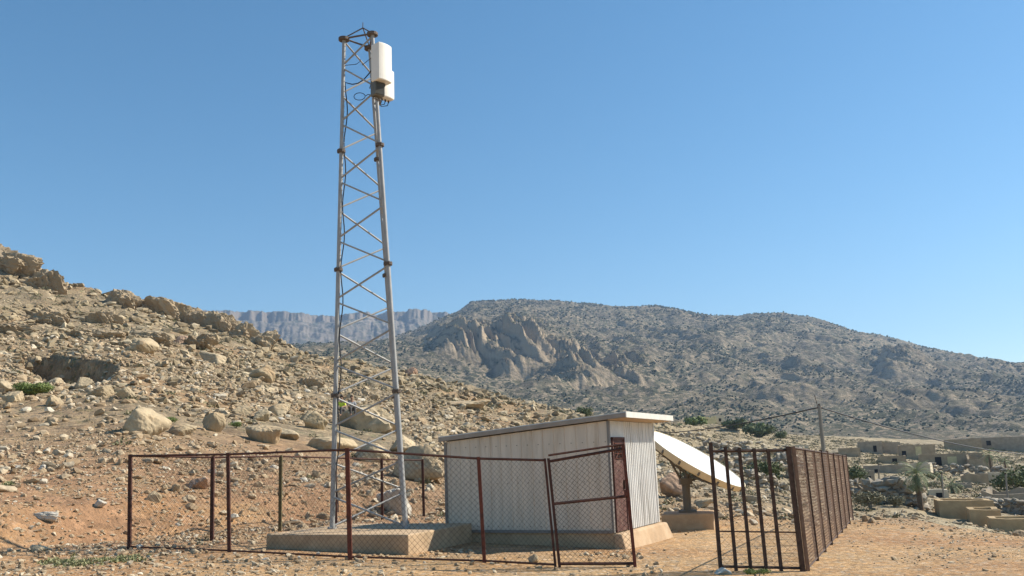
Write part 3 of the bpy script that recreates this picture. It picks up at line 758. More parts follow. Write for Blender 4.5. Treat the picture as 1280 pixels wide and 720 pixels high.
for nm, a in {'f0': (162,686,163,568), 'f1': (287,691,285,566), 'f2': (438,699,434,560), 'f3': (606,704,598,571), 'f4': (662,707,657,570),
              'k0': (265,676,266,570), 'k1': (350,664,351,569), 'k2': (420,656,419,571), 'k3': (478,650,477,573), 'k4': (530,646,528,574)}.items():
    FP[nm] = post_at(a[0], a[1], a[2], a[3])
def sqpost(b, q, w_=.05):
    mb = MB(); b = b-np.array([0, 0, .15]); mb.hexa([b+np.array([sx*w_/2, sy*w_/2, 0]) for sx, sy in ((-1,-1),(1,-1),(1,1),(-1,1))]+[q+np.array([sx*w_/2, sy*w_/2, 0]) for sx, sy in ((-1,-1),(1,-1),(1,1),(-1,1))])
    return mb
def barmb(p, q, w_=.03):
    return MB().tube([p, q], w_*.6, 4)
def seg(a, b, kids, mat='wire', rad=.0023, top=True, bottom=True, matr='rust', pitch=.075, drop=.03):
    (p0, q0), (p1, q1) = FP[a], FP[b]; z = np.array([0, 0, 1.])
    if top: kids.append(barmb(q0-z*drop, q1-z*drop, .035).build('top_rail', M[matr]))
    if bottom: kids.append(barmb(p0+z*.04, p1+z*.04, .03).build('bottom_rail', M[matr]))
    kids.append(chain(p0+z*.05, p1+z*.05, q0-z*.05, q1-z*.05, pitch, rad).build('wire_mesh', M[mat]))
kids = []; fe = empty('chain_link_fence', tuple(FP['f2'][0]), 'rusty chain link fence with iron posts around the tower base', 'fence')
for k_, mt_, w_ in (('f0','rust',.065),('f1','rust',.06),('f2','rustred',.075),('f3','rustred',.06),('k0','rust',.075),('k1','olive',.075),('k2','rust',.075),('k3','rust',.075),('k4','rust',.075)):
    o = sqpost(*FP[k_], w_).build('post', M[mt_]); kids.append(o)
    if mt_ == 'olive': o['label'] = 'olive painted post'
seg('f0', 'f1', kids, bottom=True, rad=.0019); seg('f1', 'f2', kids, rad=.0019); seg('f2', 'f3', kids, rad=.0026, pitch=.075)
seg('f0', 'k0', kids, rad=.0019, bottom=False)
for a, b in (('k0','k1'),('k1','k2'),('k2','k3'),('k3','k4')): seg(a, b, kids, bottom=False, rad=.0019)
# stretch from post f3 to the gate hinge post
GL = post_at(695, 709, 681, 573)
FP['gl'] = GL; seg('f3', 'gl', kids, rad=.002, pitch=.065)
kids.append(sqpost(GL[0], GL[1], .04).build('post', M['rust']))
put(fe, kids)
# chain link gate leaf: hinges on that post, ends at the opening
GR = post_at(794, 709, 779, 556); g0 = GL[0]+np.array([.06, 0, 0]); g1 = GL[1]+np.array([.06, 0, 0])
gt = empty('chain_link_gate', tuple(g0), 'narrow chain link gate leaf with a middle bar in front of the shed', 'gate')
kids = [sqpost(g0+ez*.15, g1, .045).build('gate_stile', M['rust']), sqpost(GR[0]+ez*.12, GR[1], .05).build('gate_stile', M['rustred'])]
lv = lambda t: (lerp(g0, g1, t), lerp(GR[0], GR[1], t))
for t, nm in ((.97, 'top_rail'), (.575, 'middle_rail'), (.03, 'bottom_rail')):
    a, b = lv(t); kids.append(barmb(a, b, .04).build(nm, M['rust']))
a, b = lv(1.01); kids.append(barmb(a+ez*.03, b-ez*.01, .03).build('top_rail', M['rust']))
kids.append(chain(g0+ez*.03, GR[0]+ez*.03, g1-ez*.04, GR[1]-ez*.04, .06, .0026).build('wire_mesh', M['wire']))
hb = lerp(GR[0], GR[1], .6); kids.append(MB().box(hb+[-.03, -.03, 0], (.07, .05, .10)).build('latch', M['rustred'])); put(gt, kids)
# barred gate panel right of the opening
L0 = post_at(901, 713, 888, 553); R0 = post_at(1004, 715, 985, 558)
bgt = empty('barred_gate', tuple(L0[0]), 'rusty gate panel of upright iron bars right of the yard opening', 'gate')
kids = [sqpost(*L0, .055).build('gate_stile', M['darkiron']), sqpost(R0[0]-np.array([0,0,0]), R0[1], .07).build('gate_post', M['darkiron'])]
for t in (.19, .37, .56, .74):
    a, b = lerp(L0[0], R0[0], t), lerp(L0[1], R0[1], t); kids.append(sqpost(a+ez*.1, b-ez*.06, .048).build('upright_bar', M['darkiron']))
a, b = lerp(L0[0], L0[1], .93), lerp(R0[0], R0[1], .97); kids.append(barmb(a, b, .04).build('top_rail', M['darkiron']))
a, b = lerp(L0[0], L0[1], .30), lerp(R0[0], R0[1], .31); kids.append(barmb(a, b, .02).build('middle_rail', M['darkiron']))
a, b = lerp(L0[0], L0[1], .03), lerp(R0[0], R0[1], .03); kids.append(barmb(a, b, .035).build('bottom_rail', M['darkiron']))
kids.append(chain(L0[0]+ez*.03+[0,.05,0], R0[0]+ez*.03+[0,.05,0], lerp(*L0, .45)+[0,.05,0], lerp(*R0, .45)+[0,.05,0], .085, .0016).build('wire_mesh', M['wirebrown']))
put(bgt, kids)
# side fence running away
S0 = (R0[0]+np.array([.10, .06, 0]), R0[1]+np.array([.10, .06, 0])); S1 = post_at(1066, 650, 1057, 569)
sf = empty('side_fence', tuple(S0[0]), 'brown rusted mesh fence running away from the barred gate', 'fence'); kids = []
NP = 8
for k in range(NP+1):
    t = k/NP; a = lerp(S0[0], S1[0], t); b = lerp(S0[1], S1[1], t); a[2] = plane(a[0])
    kids.append(sqpost(a, b+ez*(.03*math.sin(k*5)), .05).build('post', M['darkiron'] if k % 2 else M['wirebrown']))
kids.append(barmb(S0[1]-ez*.03, S1[1]-ez*.03, .035).build('top_rail', M['darkiron']))
kids.append(barmb(S0[0]+ez*.05, S1[0]+ez*.05, .03).build('bottom_rail', M['darkiron']))
for k in range(NP):
    t0, t1 = k/NP, (k+1)/NP
    a0, a1, b0, b1 = lerp(S0[0], S1[0], t0), lerp(S0[0], S1[0], t1), lerp(S0[1], S1[1], t0), lerp(S0[1], S1[1], t1)
    kids.append(chain(a0+ez*.05, a1+ez*.05, b0-ez*.04, b1-ez*.04,  .075, .0026).build('wire_mesh', M['wirebrown']))
put(sf, kids)

# ------------------------------------------------------------------ metal shed
A2 = np.array([1.85, 18.0]); e1 = np.array([-.893, .45]); e2 = np.array([.45, .893]); L1, L2 = 3.86, 2.8
def HP3(a, b, z): q = A2+e1*a+e2*b; return np.array([q[0], q[1], z])
ZF = .20; ZA, ZB = 2.40, 2.12       # wall bottom, tops at the high and low end
hut = empty('metal_shed', tuple(HP3(2, 1.4, 0)), 'white corrugated metal shed with sloping roof and maroon door', 'shed')
kids = []
E1, E2 = np.array([e1[0], e1[1], 0]), np.array([e2[0], e2[1], 0])
def ribwall(p, dirv, nrm, L, z0, ztop0, ztop1, step, depth, duty=.5, ramp_=.2, x0=0.):
    """trapezoid-ribbed sheet along dirv"""
    us = []; k = 0; u = 0.
    while u < L-1e-6:
        for f, d_ in ((0, 0), (duty-ramp_, 0), (duty, 1), (1-ramp_, 1)):
            uu = u+f*step
            if uu < L: us.append((uu, d_*depth))
        u += step
    us.append((L, 0)); mb = MB(); vs = []; fs = []
    for uu, dd in us:
        zt_ = ztop0+(ztop1-ztop0)*uu/L; b = p+dirv*uu+nrm*dd
        vs.append((b[0], b[1], z0)); vs.append((b[0], b[1], zt_))
    for i in range(len(us)-1): fs.append((2*i, 2*i+2, 2*i+3, 2*i+1))
    return mb.add(vs, fs)
def thick(o, t=.03):
    s = o.modifiers.new('solid', 'SOLIDIFY'); s.thickness = t; s.offset = -1; return o
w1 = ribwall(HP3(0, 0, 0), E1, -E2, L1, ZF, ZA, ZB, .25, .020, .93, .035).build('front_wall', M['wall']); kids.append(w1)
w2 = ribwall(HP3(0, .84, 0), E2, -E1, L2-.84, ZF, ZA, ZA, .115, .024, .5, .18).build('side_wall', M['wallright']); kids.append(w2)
w3 = ribwall(HP3(0, 0, 0), E2, -E1, .08, ZF, ZA, ZA, .04, .004).build('door_jamb_wall', M['trimlight']); kids.append(w3)
w4 = ribwall(HP3(0, .08, 0), E2, -E1, .76, 2.06, ZA, ZA, .4, .008, .8, .1).build('wall_above_door', M['trimlight']); kids.append(w4)
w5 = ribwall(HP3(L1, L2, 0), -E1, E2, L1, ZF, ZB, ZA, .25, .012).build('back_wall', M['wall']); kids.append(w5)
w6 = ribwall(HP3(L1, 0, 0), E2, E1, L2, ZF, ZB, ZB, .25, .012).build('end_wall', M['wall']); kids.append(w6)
def obox(a0, a1, b0, b1, z0, z1, za=None):
    mb = MB(); q = [(a0, b0), (a0, b1), (a1, b1), (a1, b0)]
    return mb.hexa([HP3(a, b, z0) for a, b in q]+[HP3(a, b, z1) for a, b in q])
sc_ = MB()
for k in range(16):
    for zz in (ZF+.12, ZF+1.0, 1.98):
        c5 = HP3(.10+.25*k-.02, -.012, zz) if .10+.25*k < L1-.05 else None
        if c5 is not None: sc_.tube([c5, c5-E2*.012], .009, 6)
scr_ = sc_.build('screws', M['galvdark']); scr_['kind'] = 'stuff'; kids.append(scr_)
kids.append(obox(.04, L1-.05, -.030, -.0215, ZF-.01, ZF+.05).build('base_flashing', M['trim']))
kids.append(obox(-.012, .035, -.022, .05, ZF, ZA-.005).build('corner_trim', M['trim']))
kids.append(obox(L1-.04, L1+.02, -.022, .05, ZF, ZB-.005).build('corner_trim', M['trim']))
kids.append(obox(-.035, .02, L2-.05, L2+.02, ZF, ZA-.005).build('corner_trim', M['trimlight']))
# plinth under the walls and sloping apron by the door side
kids.append(obox(.02, L1, .02, L2, -.4, ZF+.004).build('plinth', M['concrete']))
ap_ = MB(); q = [(-.34, -.10), (-.34, L2+.35), (.015, L2+.2), (.015, -.06)]; qt = [(-.16, -.02), (-.16, L2+.16), (.012, L2+.10), (.012, -.02)]
ap_.hexa([HP3(a, b, -.4) for a, b in q]+[HP3(a, b, ZF-.012) for a, b in qt]); kids.append(ap_.build('doorstep', M['concrete2'], bevel=.04))
# roof: slopes from the door side down to the far end
def roofz(a): return ZA+.02+(ZB-ZA)*a/L1
ra0, ra1, rb0, rb1 = -.42, L1+.10, -.12, L2+.22; TH = .085
q = [(ra0, rb0), (ra0, rb1), (ra1, rb1), (ra1, rb0)]
rf = MB().hexa([HP3(a, b, roofz(a)) for a, b in q]+[HP3(a, b, roofz(a)+TH) for a, b in q]).build('roof', M['rooftrim']); kids.append(rf)
q = [(ra0+.02, rb0+.02), (ra0+.02, rb1-.02), (-.03, rb1-.02), (-.03, rb0+.02)]
sof = MB().hexa([HP3(a, b, roofz(a)-.018) for a, b in q]+[HP3(a, b, roofz(a)-.003) for a, b in q]).build('soffit', M['soffit'])
q = [(ra0-.022, rb0-.01), (ra0-.022, rb1+.01), (ra0-.002, rb1+.01), (ra0-.002, rb0-.01)]
fas = MB().hexa([HP3(a, b, roofz(a)-.012) for a, b in q]+[HP3(a, b, roofz(a)+TH+.02) for a, b in q]).build('fascia', M['fascia'])
q = [(ra0-.01, rb0-.004), (ra0-.01, rb1), (ra1, rb1), (ra1, rb0-.004)]
shm = MB()
n_r = 24
for k in range(n_r):     # ribs of the roof sheet
    bb = rb0+.03+(rb1-rb0-.06)*k/(n_r-1); qq = [(ra0, bb-.02), (ra0, bb+.02), (ra1, bb+.02), (ra1, bb-.02)]
    shm.hexa([HP3(a, b, roofz(a)+TH+.002) for a, b in qq]+[HP3(a, b, roofz(a)+TH+.022) for a, b in qq])
shs = shm.build('roof_ribs', M['trimlight']);
# door
da, db = .14, .74
dr = obox(-.022, .01, da, db, ZF+.01, 2.02).build('door', M['door'])
fr = MB()
for (b0, b1, z0, z1) in ((da-.05, da, ZF, 2.07), (db, db+.06, ZF, 2.07), (da-.05, db+.06, 2.021, 2.07)):
    qq = [(-.04, b0), (-.04, b1), (.01, b1), (.01, b0)]; fr.hexa([HP3(a, b, z0) for a, b in qq]+[HP3(a, b, z1) for a, b in qq])
fr = fr.build('door_frame', M['door'])
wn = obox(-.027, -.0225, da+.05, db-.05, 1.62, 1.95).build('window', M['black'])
gr_ = MB()
for k in range(6):
    b = da+.07+(db-da-.14)*k/5; gr_.tube([HP3(-.035, b, 1.62), HP3(-.035, b, 1.95)], .008, 5)
for k in range(4):
    z = 1.64+.3*k/3; gr_.tube([HP3(-.035, da+.05, z), HP3(-.035, db-.05, z)], .007, 5)
gr_.tube([HP3(-.037, da+.05, 1.62), HP3(-.037, db-.05, 1.95)], .008, 5); gr_.tube([HP3(-.037, da+.05, 1.95), HP3(-.037, db-.05, 1.62)], .008, 5)
gr_ = gr_.build('grille', M['rustred'])
hd = obox(-.06, -.0225, db-.12, db-.07, 1.02, 1.20).build('handle', M['darkiron'])
put(hut, kids+[dr])
for o in (sof, fas, shs): o.parent = rf
for o in (wn, hd, gr_, fr): o.parent = dr
# cable lying on the roof edge
cbl = MB().tube([HP3(1.0, rb1-.05, roofz(1)+TH+.03), HP3(.4, rb1-.4, roofz(.4)+TH+.05), HP3(-.1, rb1-.8, roofz(0)+TH+.045)], .015, 6)
o = cbl.build('pipe', M['darkiron']); tag(o, 'short dark pipe lying across the high end of the shed roof', 'pipe')

# ------------------------------------------------------------------ satellite dish
DB0 = foothold(893, 662); cx_, cy_ = DB0[0], DB0[1]
pad = prism(MB(), [(cx_-1.30, cy_+.05), (cx_, cy_-.02), (cx_+.32, cy_+1.25), (cx_-1.0, cy_+1.35)], -.5, plane(cx_)+.40)
tag(pad.build('dish_base', M['concrete2'], bevel=.03), 'low earth coloured concrete block under the satellite dish', 'concrete block')
DC = atY(870.5, 573, cy_+.55); PZ = plane(cx_)+.40
Rd = 1.36
lr = atY(928, 604, DC[1]-.0)-atY(815, 538, DC[1]); lx = lr/np.linalg.norm(lr)      # long axis seen
nrm = np.cross(lx, np.array([0, 1., 0])); nrm = nrm/np.linalg.norm(nrm)
if nrm[2] < 0: nrm = -nrm
vd = (DC-CAM)/np.linalg.norm(DC-CAM); tl = .175
nd = nrm-vd*(tl-.015+nrm@vd); nd /= np.linalg.norm(nd)
ua = lx-nd*(lx@nd); ua /= np.linalg.norm(ua); va = np.cross(nd, ua)
if va[2] < 0 or va[1] > 0: pass
ds = empty('satellite_dish', (DC[0]-.3, DC[1]+.1, PZ), 'large white satellite dish tilted to the sky beside the shed', 'satellite dish')
def bowl(off, mat, name, depth=.34, rim=Rd, N=64, K_=14, flip=False):
    vs = [DC+nd*(-depth+off)]; fs = []
    for k in range(1, K_+1):
        q = k/K_
        for j in range(N):
            an = 2*math.pi*j/N; vs.append(DC+ua*rim*q*math.cos(an)+va*rim*q*math.sin(an)+nd*(-depth*(1-q*q)+off))
    for j in range(N): fs.append((0, 1+j, 1+(j+1) % N))
    for k in range(K_-1):
        for j in range(N): fs.append((1+k*N+j, 1+(k+1)*N+j, 1+(k+1)*N+(j+1) % N, 1+k*N+(j+1) % N))
    return MB().add(vs, fs).build(name, M[mat], smooth=True)
refl = bowl(0, 'dish', 'reflector', depth=.16); shell = bowl(-.14, 'dishback', 'back_shell', depth=.20, rim=Rd*.97)
rim = MB(); vs = []; N = 64; fs = []
for j in range(N):
    an = 2*math.pi*j/N; e_ = ua*math.cos(an)+va*math.sin(an)
    vs += [DC+e_*(Rd+.003)+nd*.012, DC+e_*(Rd+.025)+nd*.012, DC+e_*(Rd+.02)-nd*.02, DC+e_*(Rd*.975)-nd*.155, DC+e_*(Rd*.955)-nd*.145]
for j in range(N):
    k_ = (j+1) % N
    for s5 in range(5): fs.append((j*5+s5, j*5+(s5+1) % 5, k_*5+(s5+1) % 5, k_*5+s5))
rimo = rim.add(vs, fs).build('rim', M['dishback'], smooth=True)
rcl = []
for j in range(16):      # clamps round the rim and ribs on the back
    an = 2*math.pi*j/16; e_ = ua*math.cos(an)+va*math.sin(an); t_2 = np.cross(nd, e_)
    rcl.append(MB().box(DC+e_*(Rd*.99)-nd*.08, (.05, .05, .12), (e_, t_2, nd)).build('rim_clamp', M['pedestal']))
rk = MB()
for j in range(8):
    an = 2*math.pi*(j+.5)/8; e_ = ua*math.cos(an)+va*math.sin(an)
    rk.tube([DC-nd*.46+e_*.15, DC-nd*.19+e_*Rd*.93], .022, 5)
back = rk.build('back_ribs', M['pedestal'])
PC = np.array([DC[0]-.30, DC[1]+.12, PZ]); topz = DC-nd*.46
ped = MB().tube([PC, PC+[0, 0, .06]], .24, 16).tube([PC+[0, 0, .06], PC+[0, 0, .75]], .105, 16)
ped = ped.build('pedestal', M['pedestal'], smooth=True)
mnt = MB(); tp = PC+np.array([0, 0, .78]); mnt.box(tp, (.30, .24, .16)); mnt.tube([tp, topz], .07, 8)
mnt.tube([tp+[-.1, 0, 0], DC-nd*.25-ua*.75], .03, 6); mnt.tube([tp+[.1, 0, 0], DC-nd*.25+ua*.45], .03, 6); mnt.tube([tp+[-.1, .05, 0], tp+[-.12, .05, .35]], .02, 6)
mnt = mnt.build('mount', M['pedestal'])
put(ds, [refl, shell, rimo, *rcl, back, ped, mnt])

# ------------------------------------------------------------------ utility poles and lines
def pole(px, pyb, rad, ptop, label, w_=.13, arm=False):
    x, y = polar(px, rad, pyb); z = Hs(x, y); d = ray(*ptop); q = CAM+d*(y/d[1])
    root = empty('utility_pole', (x, y, z), label, 'utility pole', 'poles in the valley')
    k = [MB().tube([(x, y, z-.4), q], [w_, w_*.72], 8).build('shaft', M['wood'], smooth=True)]
    ins = MB().tube([q-[0, 0, .12], q+[0, 0, .10]], .06, 6)
    if arm: ins.tube([q-[.18, 0, .14], q+[.18, 0, -.14]], .04, 5); ins.tube([q+[-.1, 0, -.05], q+[-.22, 0, .65]], .02, 5)
    k.append(ins.build('insulator', M['darkiron'])); put(root, k); return q
q1 = pole(1037, 640, 58, (1024, 507), 'tall leaning pole behind the side fence carrying two lines', .155, True)
q2 = pole(1099, 616, 85, (1098, 581), 'thin pole standing by the grey walled terrace in the valley', .09)
q3 = pole(1178, 612, 82, (1177, 592), 'short thin pole between the small house and the low palm', .08)
q4 = pole(1259, 622, 84, (1257, 593), 'thin pole near the right edge of the valley', .09)
def sag(a, b, s, n=24): return [lerp(a, b, t)-np.array([0, 0, s*4*t*(1-t)]) for t in np.linspace(0, 1, n)]
far_l = atY(700, 522, 160); far_r = atY(1330, 568, 120)
tag(MB().tube(sag(q1-[0, 0, .1], far_l, 2.2), .045, 5).build('overhead_line', M['cable']), 'dark overhead line running left from the tall pole', 'overhead line', 'overhead lines')
tag(MB().tube(sag(q1-[0, 0, .1], far_r, 1.0), .05, 5).build('overhead_line', M['cable']), 'dark overhead line running right from the tall pole', 'overhead line', 'overhead lines')

# ------------------------------------------------------------------ village
def house(x0, x1, yt, yb, rad, label, mat='mud', yaw=0., deep=None, ops=(), cat='house', name='mud_house', group='mud houses of the valley village', broken=0., roofm=None, base_extra=1.2):
    """x0..x1, yt..yb: extent in the photograph; rad: distance. ops: (u, w, z0, h, mat)"""
    cx = (x0+x1)/2; x, y = polar(cx, rad, yb); sc = rad/F_PX; W = (x1-x0)*sc; D = deep or max(2.5, W*.55)
    d = ray(cx, yb); zb = CAM[2]+d[2]/math.hypot(d[0], d[1])*rad; d = ray(cx, yt); ztp = CAM[2]+d[2]/math.hypot(d[0], d[1])*rad
    zg = min(zb, Hs(x, y))-base_extra; Hh = ztp-zb
    az_ = math.atan2(x, y); a = -az_+yaw; ex = np.array([math.cos(a), math.sin(a), 0]); ey = np.array([-math.sin(a), math.cos(a), 0])
    o = np.array([x, y, 0]); root = empty(name, (x, y, zb), label, cat, group)
    g_ = random.Random(int(cx*7+yt))
    mb = MB(); T = .35
    # four walls with an uneven top, so that the roof sits inside the parapet
    def wallseg(p, q, n_):
        nn = max(2, int(np.linalg.norm(q-p)/.8)); vs = []; fs = []
        hs = [ztp+(g_.uniform(-1, .3)*broken*Hh if broken else g_.uniform(-.05, .05)) for _ in range(nn+1)]
        for k in range(nn+1):
            c = lerp(p, q, k/nn)
            for off, zz in ((0, zg), (T, zg), (T, hs[k]), (0, hs[k])): vs.append((c[0]+n_[0]*off, c[1]+n_[1]*off, zz))
        for k in range(nn):
            for s4 in range(4): fs.append((k*4+s4, k*4+(s4+1) % 4, (k+1)*4+(s4+1) % 4, (k+1)*4+s4))
        fs += [(3, 2, 1, 0), (nn*4, nn*4+1, nn*4+2, nn*4+3)]
        mb.add(vs, fs)
    c0, c1, c2, c3 = o-ex*W/2, o+ex*W/2, o+ex*W/2+ey*D, o-ex*W/2+ey*D
    wallseg(c0, c1, ey); wallseg(c2, c3, -ey); wallseg(c1+ey*(T+.003), c2-ey*(T+.003), -ex); wallseg(c3-ey*(T+.003), c0+ey*(T+.003), ex)
    kk = [mb.build('wall', M[mat])]
    if broken < .25:
        rz = ztp-.18; rm_ = MB().hexa([tuple(p_[:2])+(rz-.2,) for p_ in (c0+(ex+ey)*T*.9, c1+(-ex+ey)*T*.9, c2-(ex+ey)*T*.9, c3+(ex-ey)*T*.9)]+[tuple(p_[:2])+(rz,) for p_ in (c0+(ex+ey)*T*.9, c1+(-ex+ey)*T*.9, c2-(ex+ey)*T*.9, c3+(ex-ey)*T*.9)])
        kk.append(rm_.build('roof', M[roofm or mat]))
    for (u, ww, z0, hh, m_) in ops:
        c = c0+ex*W*u; p_ = c+ez*(zb+z0*Hh+hh*Hh/2)-ey*.0
        kk.append(MB().box(p_, (ww, .08, hh*Hh), (ex, ey, ez)).build('door' if z0 < .05 else 'window', M[m_]))
    put(root, kk); return root
house(1184,1238,626,656,66,'ochre mud house at the near edge of the valley on the right','mudochre',.12,3.2,[(.62,.5,.25,.25,'black')])
house(1219,1249,637,660,63,'small mud annex in front of the ochre mud house','mudochre',.1,2.2)
house(1249,1296,648,674,60,'flat topped cistern block with a pale lid at the right edge','mudochre',.1,2.4,roofm='mudpale',name='cistern',cat='cistern')
house(1238,1300,612,630,88,'long roofless ruin behind the near mud houses','mudgrey',-.1,5,broken=.35)
house(1158,1221,567,582,190,'long low mud house with one dark door and one yellow shutter','mud',.05,6,[(.30,1.1,.0,.75,'black'),(.52,1.6,.15,.6,'mudyellow')])
house(1130,1166,556,570,225,'square mud house with a bright yellow patch of wall','mud',.1,6,[(.52,1.2,.05,.8,'mudyellow'),(.1,.9,0,.5,'black')])
house(1075,1101,552,565,240,'pale grey box shaped house at the left end of the village','mudgrey',0,5,[(.7,.8,0,.6,'black')])
house(1102,1124,553,564,245,'low grey house touching the pale box shaped house','mudgrey',0,5)
house(1086,1128,581,594,140,'long grey walled courtyard above the thin pole','mudgrey',.08,4,[(.3,.7,.1,.5,'black')],broken=.1)
house(1128,1160,579,592,142,'pale plastered wall of a ruin behind the tall palm','mudpale',-.1,4,broken=.3)
house(1077,1093,588,606,112,'small square hut with a dark doorway beside the green bush','mudgrey',.1,2.2,[(.6,.5,0,.6,'black')])
house(1106,1138,598,612,104,'crumbling low mud ruin left of the tall palm','mud',.05,2.6,[(.25,.5,0,.7,'mud')],broken=.3)
house(1196,1214,604,616,108,'small roofless shelter above the ochre mud house','mudgrey',.2,2,broken=.2)
house(1223,1300,546,556,300,'farthest long grey house row at the right edge of the village','mudgrey',0,8,[(.25,1.2,0,.6,'black')])
house(1215,1238,569,580,185,'broken mud ruin touching the long low house','mud',.1,5,broken=.5)
house(1185,1222,549,557,290,'distant brown house row behind the long low house','mud',0,8)
house(876,896,521,535,285,'ruined yellowish stone house among green bushes on the far rise','mudyellow',.35,5,[(.3,1.,.3,.4,'black')],broken=.2)
house(895,906,519,532,288,'narrow pale tower room joined to the yellowish ruin','mudpale',.35,4,[(.5,.8,.4,.3,'black')])
house(905,915,527,534,286,'low broken wall room right of the pale tower room','mudyellow',.3,3,broken=.3)
house(1140,1158,605,613,98,'small broken mud room just left of the tallest palm crown','mud',.1,2.2,broken=.3)
house(1165,1184,612,622,88,'little tan store room between the tallest palm and the ochre mud house','mudpale',.1,2.,[(.5,.5,0,.6,'black')],broken=.15)
house(1240,1268,590,600,128,'roofless pale ruin beside the large dark green tree','mudpale',.1,3,broken=.3)
house(1100,1130,570,578,175,'low tan field house above the grey walled courtyard','mud',0,4,[(.6,.8,0,.6,'black')])
house(1050,1074,560,568,210,'small tan house just beyond the end of the side fence','mud',0,4)
house(985,1010,556,563,225,'small pale hut beyond the top of the side fence','mudpale',0,4,broken=.2)
house(1205,1232,592,601,125,'broken tan wall room left of the roofless pale ruin','mud',0,3,broken=.35)
# dry stone terrace walls built of separate-looking stones
def stonewall(x0, x1, y0, y1, r0_, r1_, h, label, seed=0):
    g_ = np.random.default_rng(seed); n_ = 34; pos = []; size = []
    for k in range(n_*3):
        t = g_.random(); px = x0+(x1-x0)*t; rd = r0_+(r1_-r0_)*t; x, y = polar(px, rad := rd, y0+(y1-y0)*t); 
        d = ray(px, y0+(y1-y0)*t); zb = Hs(x, y); pos.append((x+g_.normal()*.08, y+g_.normal()*.12, zb+g_.random()**1.2*h)); size.append(h*g_.uniform(.35, .7))
    o = scatter('stone_wall', np.array(pos), np.array(size)*1.25, pr1, M['stone'], (.4, .7), .4)
    tag(o, label, 'stone wall', 'dry stone terrace walls')
stonewall(1085, 1155, 634, 632, 70, 70, 1.6, 'dry stone terrace wall at the foot of the tall palm', 1)
stonewall(885, 985, 612, 616, 56, 60, .9, 'nearest dry stone wall seen through the gate bars', 2)
stonewall(880, 1000, 592, 598, 88, 92, 1.4, 'second dry stone wall seen through the gate bars', 3)
stonewall(870, 1010, 573, 580, 115, 120, 1.6, 'third dry stone wall above the gate bars', 4)
stonewall(850, 1000, 552, 560, 165, 170, 1.9, 'long dry stone wall below the far green bushes', 5)
stonewall(1230, 1300, 640, 645, 78, 74, 1.0, 'dry stone wall behind the cistern block', 6)
stonewall(1060, 1130, 622, 624, 80, 82, 1.2, 'upper dry stone wall left of the tall palm', 7)
stonewall(1160, 1290, 588, 594, 150, 145, 1.5, 'long dry stone wall in the middle of the village', 8)

# ------------------------------------------------------------------ plants
def bush(px, py, rad, wpx, hpx, label, mat='bush', name='bush', cat='bush', n=900, leaf=.11, group='bushes of the valley'):
    x, y = polar(px, rad, py); z = Hs(x, y); sc = rad/F_PX; W = wpx*sc; Hh = hpx*sc
    root = empty(name, (x, y, z), label, cat, group); g_ = RNG
    cl = [(g_.uniform(-.33, .33)*W, g_.uniform(-.25, .25)*W, g_.uniform(.35, .72)*Hh, g_.uniform(.20, .34)) for _ in range(7)]
    k = g_.integers(0, 7, n); cc = np.array(cl)[k]; d = g_.normal(size=(n, 3)); d /= np.linalg.norm(d, axis=1)[:, None]
    rr_ = cc[:, 3]*g_.random(n)**.35
    c = np.stack([x+cc[:, 0]+d[:, 0]*rr_*W, y+cc[:, 1]+d[:, 1]*rr_*W, z+cc[:, 2]+d[:, 2]*rr_*Hh], 1)
    a = g_.normal(size=(n, 3)); a /= np.linalg.norm(a, axis=1)[:, None]; b_ = np.cross(a, d); b_ /= np.linalg.norm(b_, axis=1)[:, None]+1e-6
    L = W*leaf*g_.uniform(.6, 1.3, n)[:, None]
    V = np.stack([c-b_*L*.4, c+b_*L*.4, c+a*L], 1).reshape(-1, 3)
    lv_ = mesh_np('leaves', V, np.arange(3*n).reshape(-1, 3), M[mat])
    stm = MB()
    for q in cl[:5]: stm.tube([(x, y, z-.1), (x+q[0]*.4, y+q[1]*.4, z+q[2]*.5), (x+q[0], y+q[1], z+q[2])], [W*.025, W*.018, W*.008], 5)
    put(root, [lv_, stm.build('stems', M['wood'])]); return root
bush(40, 505, 48, 34, 17, 'round green bush on the left slope between flat boulders', 'bushlight', n=6000, leaf=.05, group='bushes on the hillside')
bush(728, 520, 150, 22, 18, 'dark bush standing on the hill crest above the shed roof', 'bush', group='bushes on the hillside')
bush(705, 520, 148, 16, 9, 'low olive bush left of the dark crest bush', 'scrub', group='bushes on the hillside')
bush(45, 372, 178, 22, 12, 'dark green bush below the skyline crags at the left', 'bush', group='bushes on the hillside')
bush(85, 362, 184, 16, 8, 'dark shrub on the left skyline right of the tall crag', 'bush', group='bushes on the hillside')
bush(212, 528, 40, 16, 8, 'small fresh green plant beside the largest tan boulder', 'bushlight', group='bushes on the hillside', leaf=.08)
bush(295, 527, 42, 15, 8, 'small green plant at the foot of a mid slope boulder', 'bushlight', group='bushes on the hillside', leaf=.08)
bush(92, 462, 70, 16, 16, 'dry spiky plant in front of the eroded bank', 'scrub', group='bushes on the hillside')
bush(300, 425, 150, 20, 11, 'dark bush among the rocks near the last crag', 'bush', group='bushes on the hillside')
bush(848, 533, 255, 26, 14, 'green bush just above the top of the satellite dish', 'bush')
bush(868, 538, 262, 28, 14, 'green bush left of the yellowish ruined house', 'bushlight')
bush(915, 542, 262, 36, 14, 'wide green bush in front of the yellowish ruined house', 'bush')
bush(948, 546, 255, 36, 18, 'dark green bush right of the yellowish ruined house', 'bush')
bush(945, 535, 290, 24, 12, 'pale green tree behind the dark green bush', 'bushlight')
bush(975, 548, 250, 16, 12, 'small dark bush at the right end of the bush row', 'bush')
bush(1075, 598, 108, 28, 22, 'round green bush beyond the end of the side fence', 'bush', n=1400, leaf=.07)
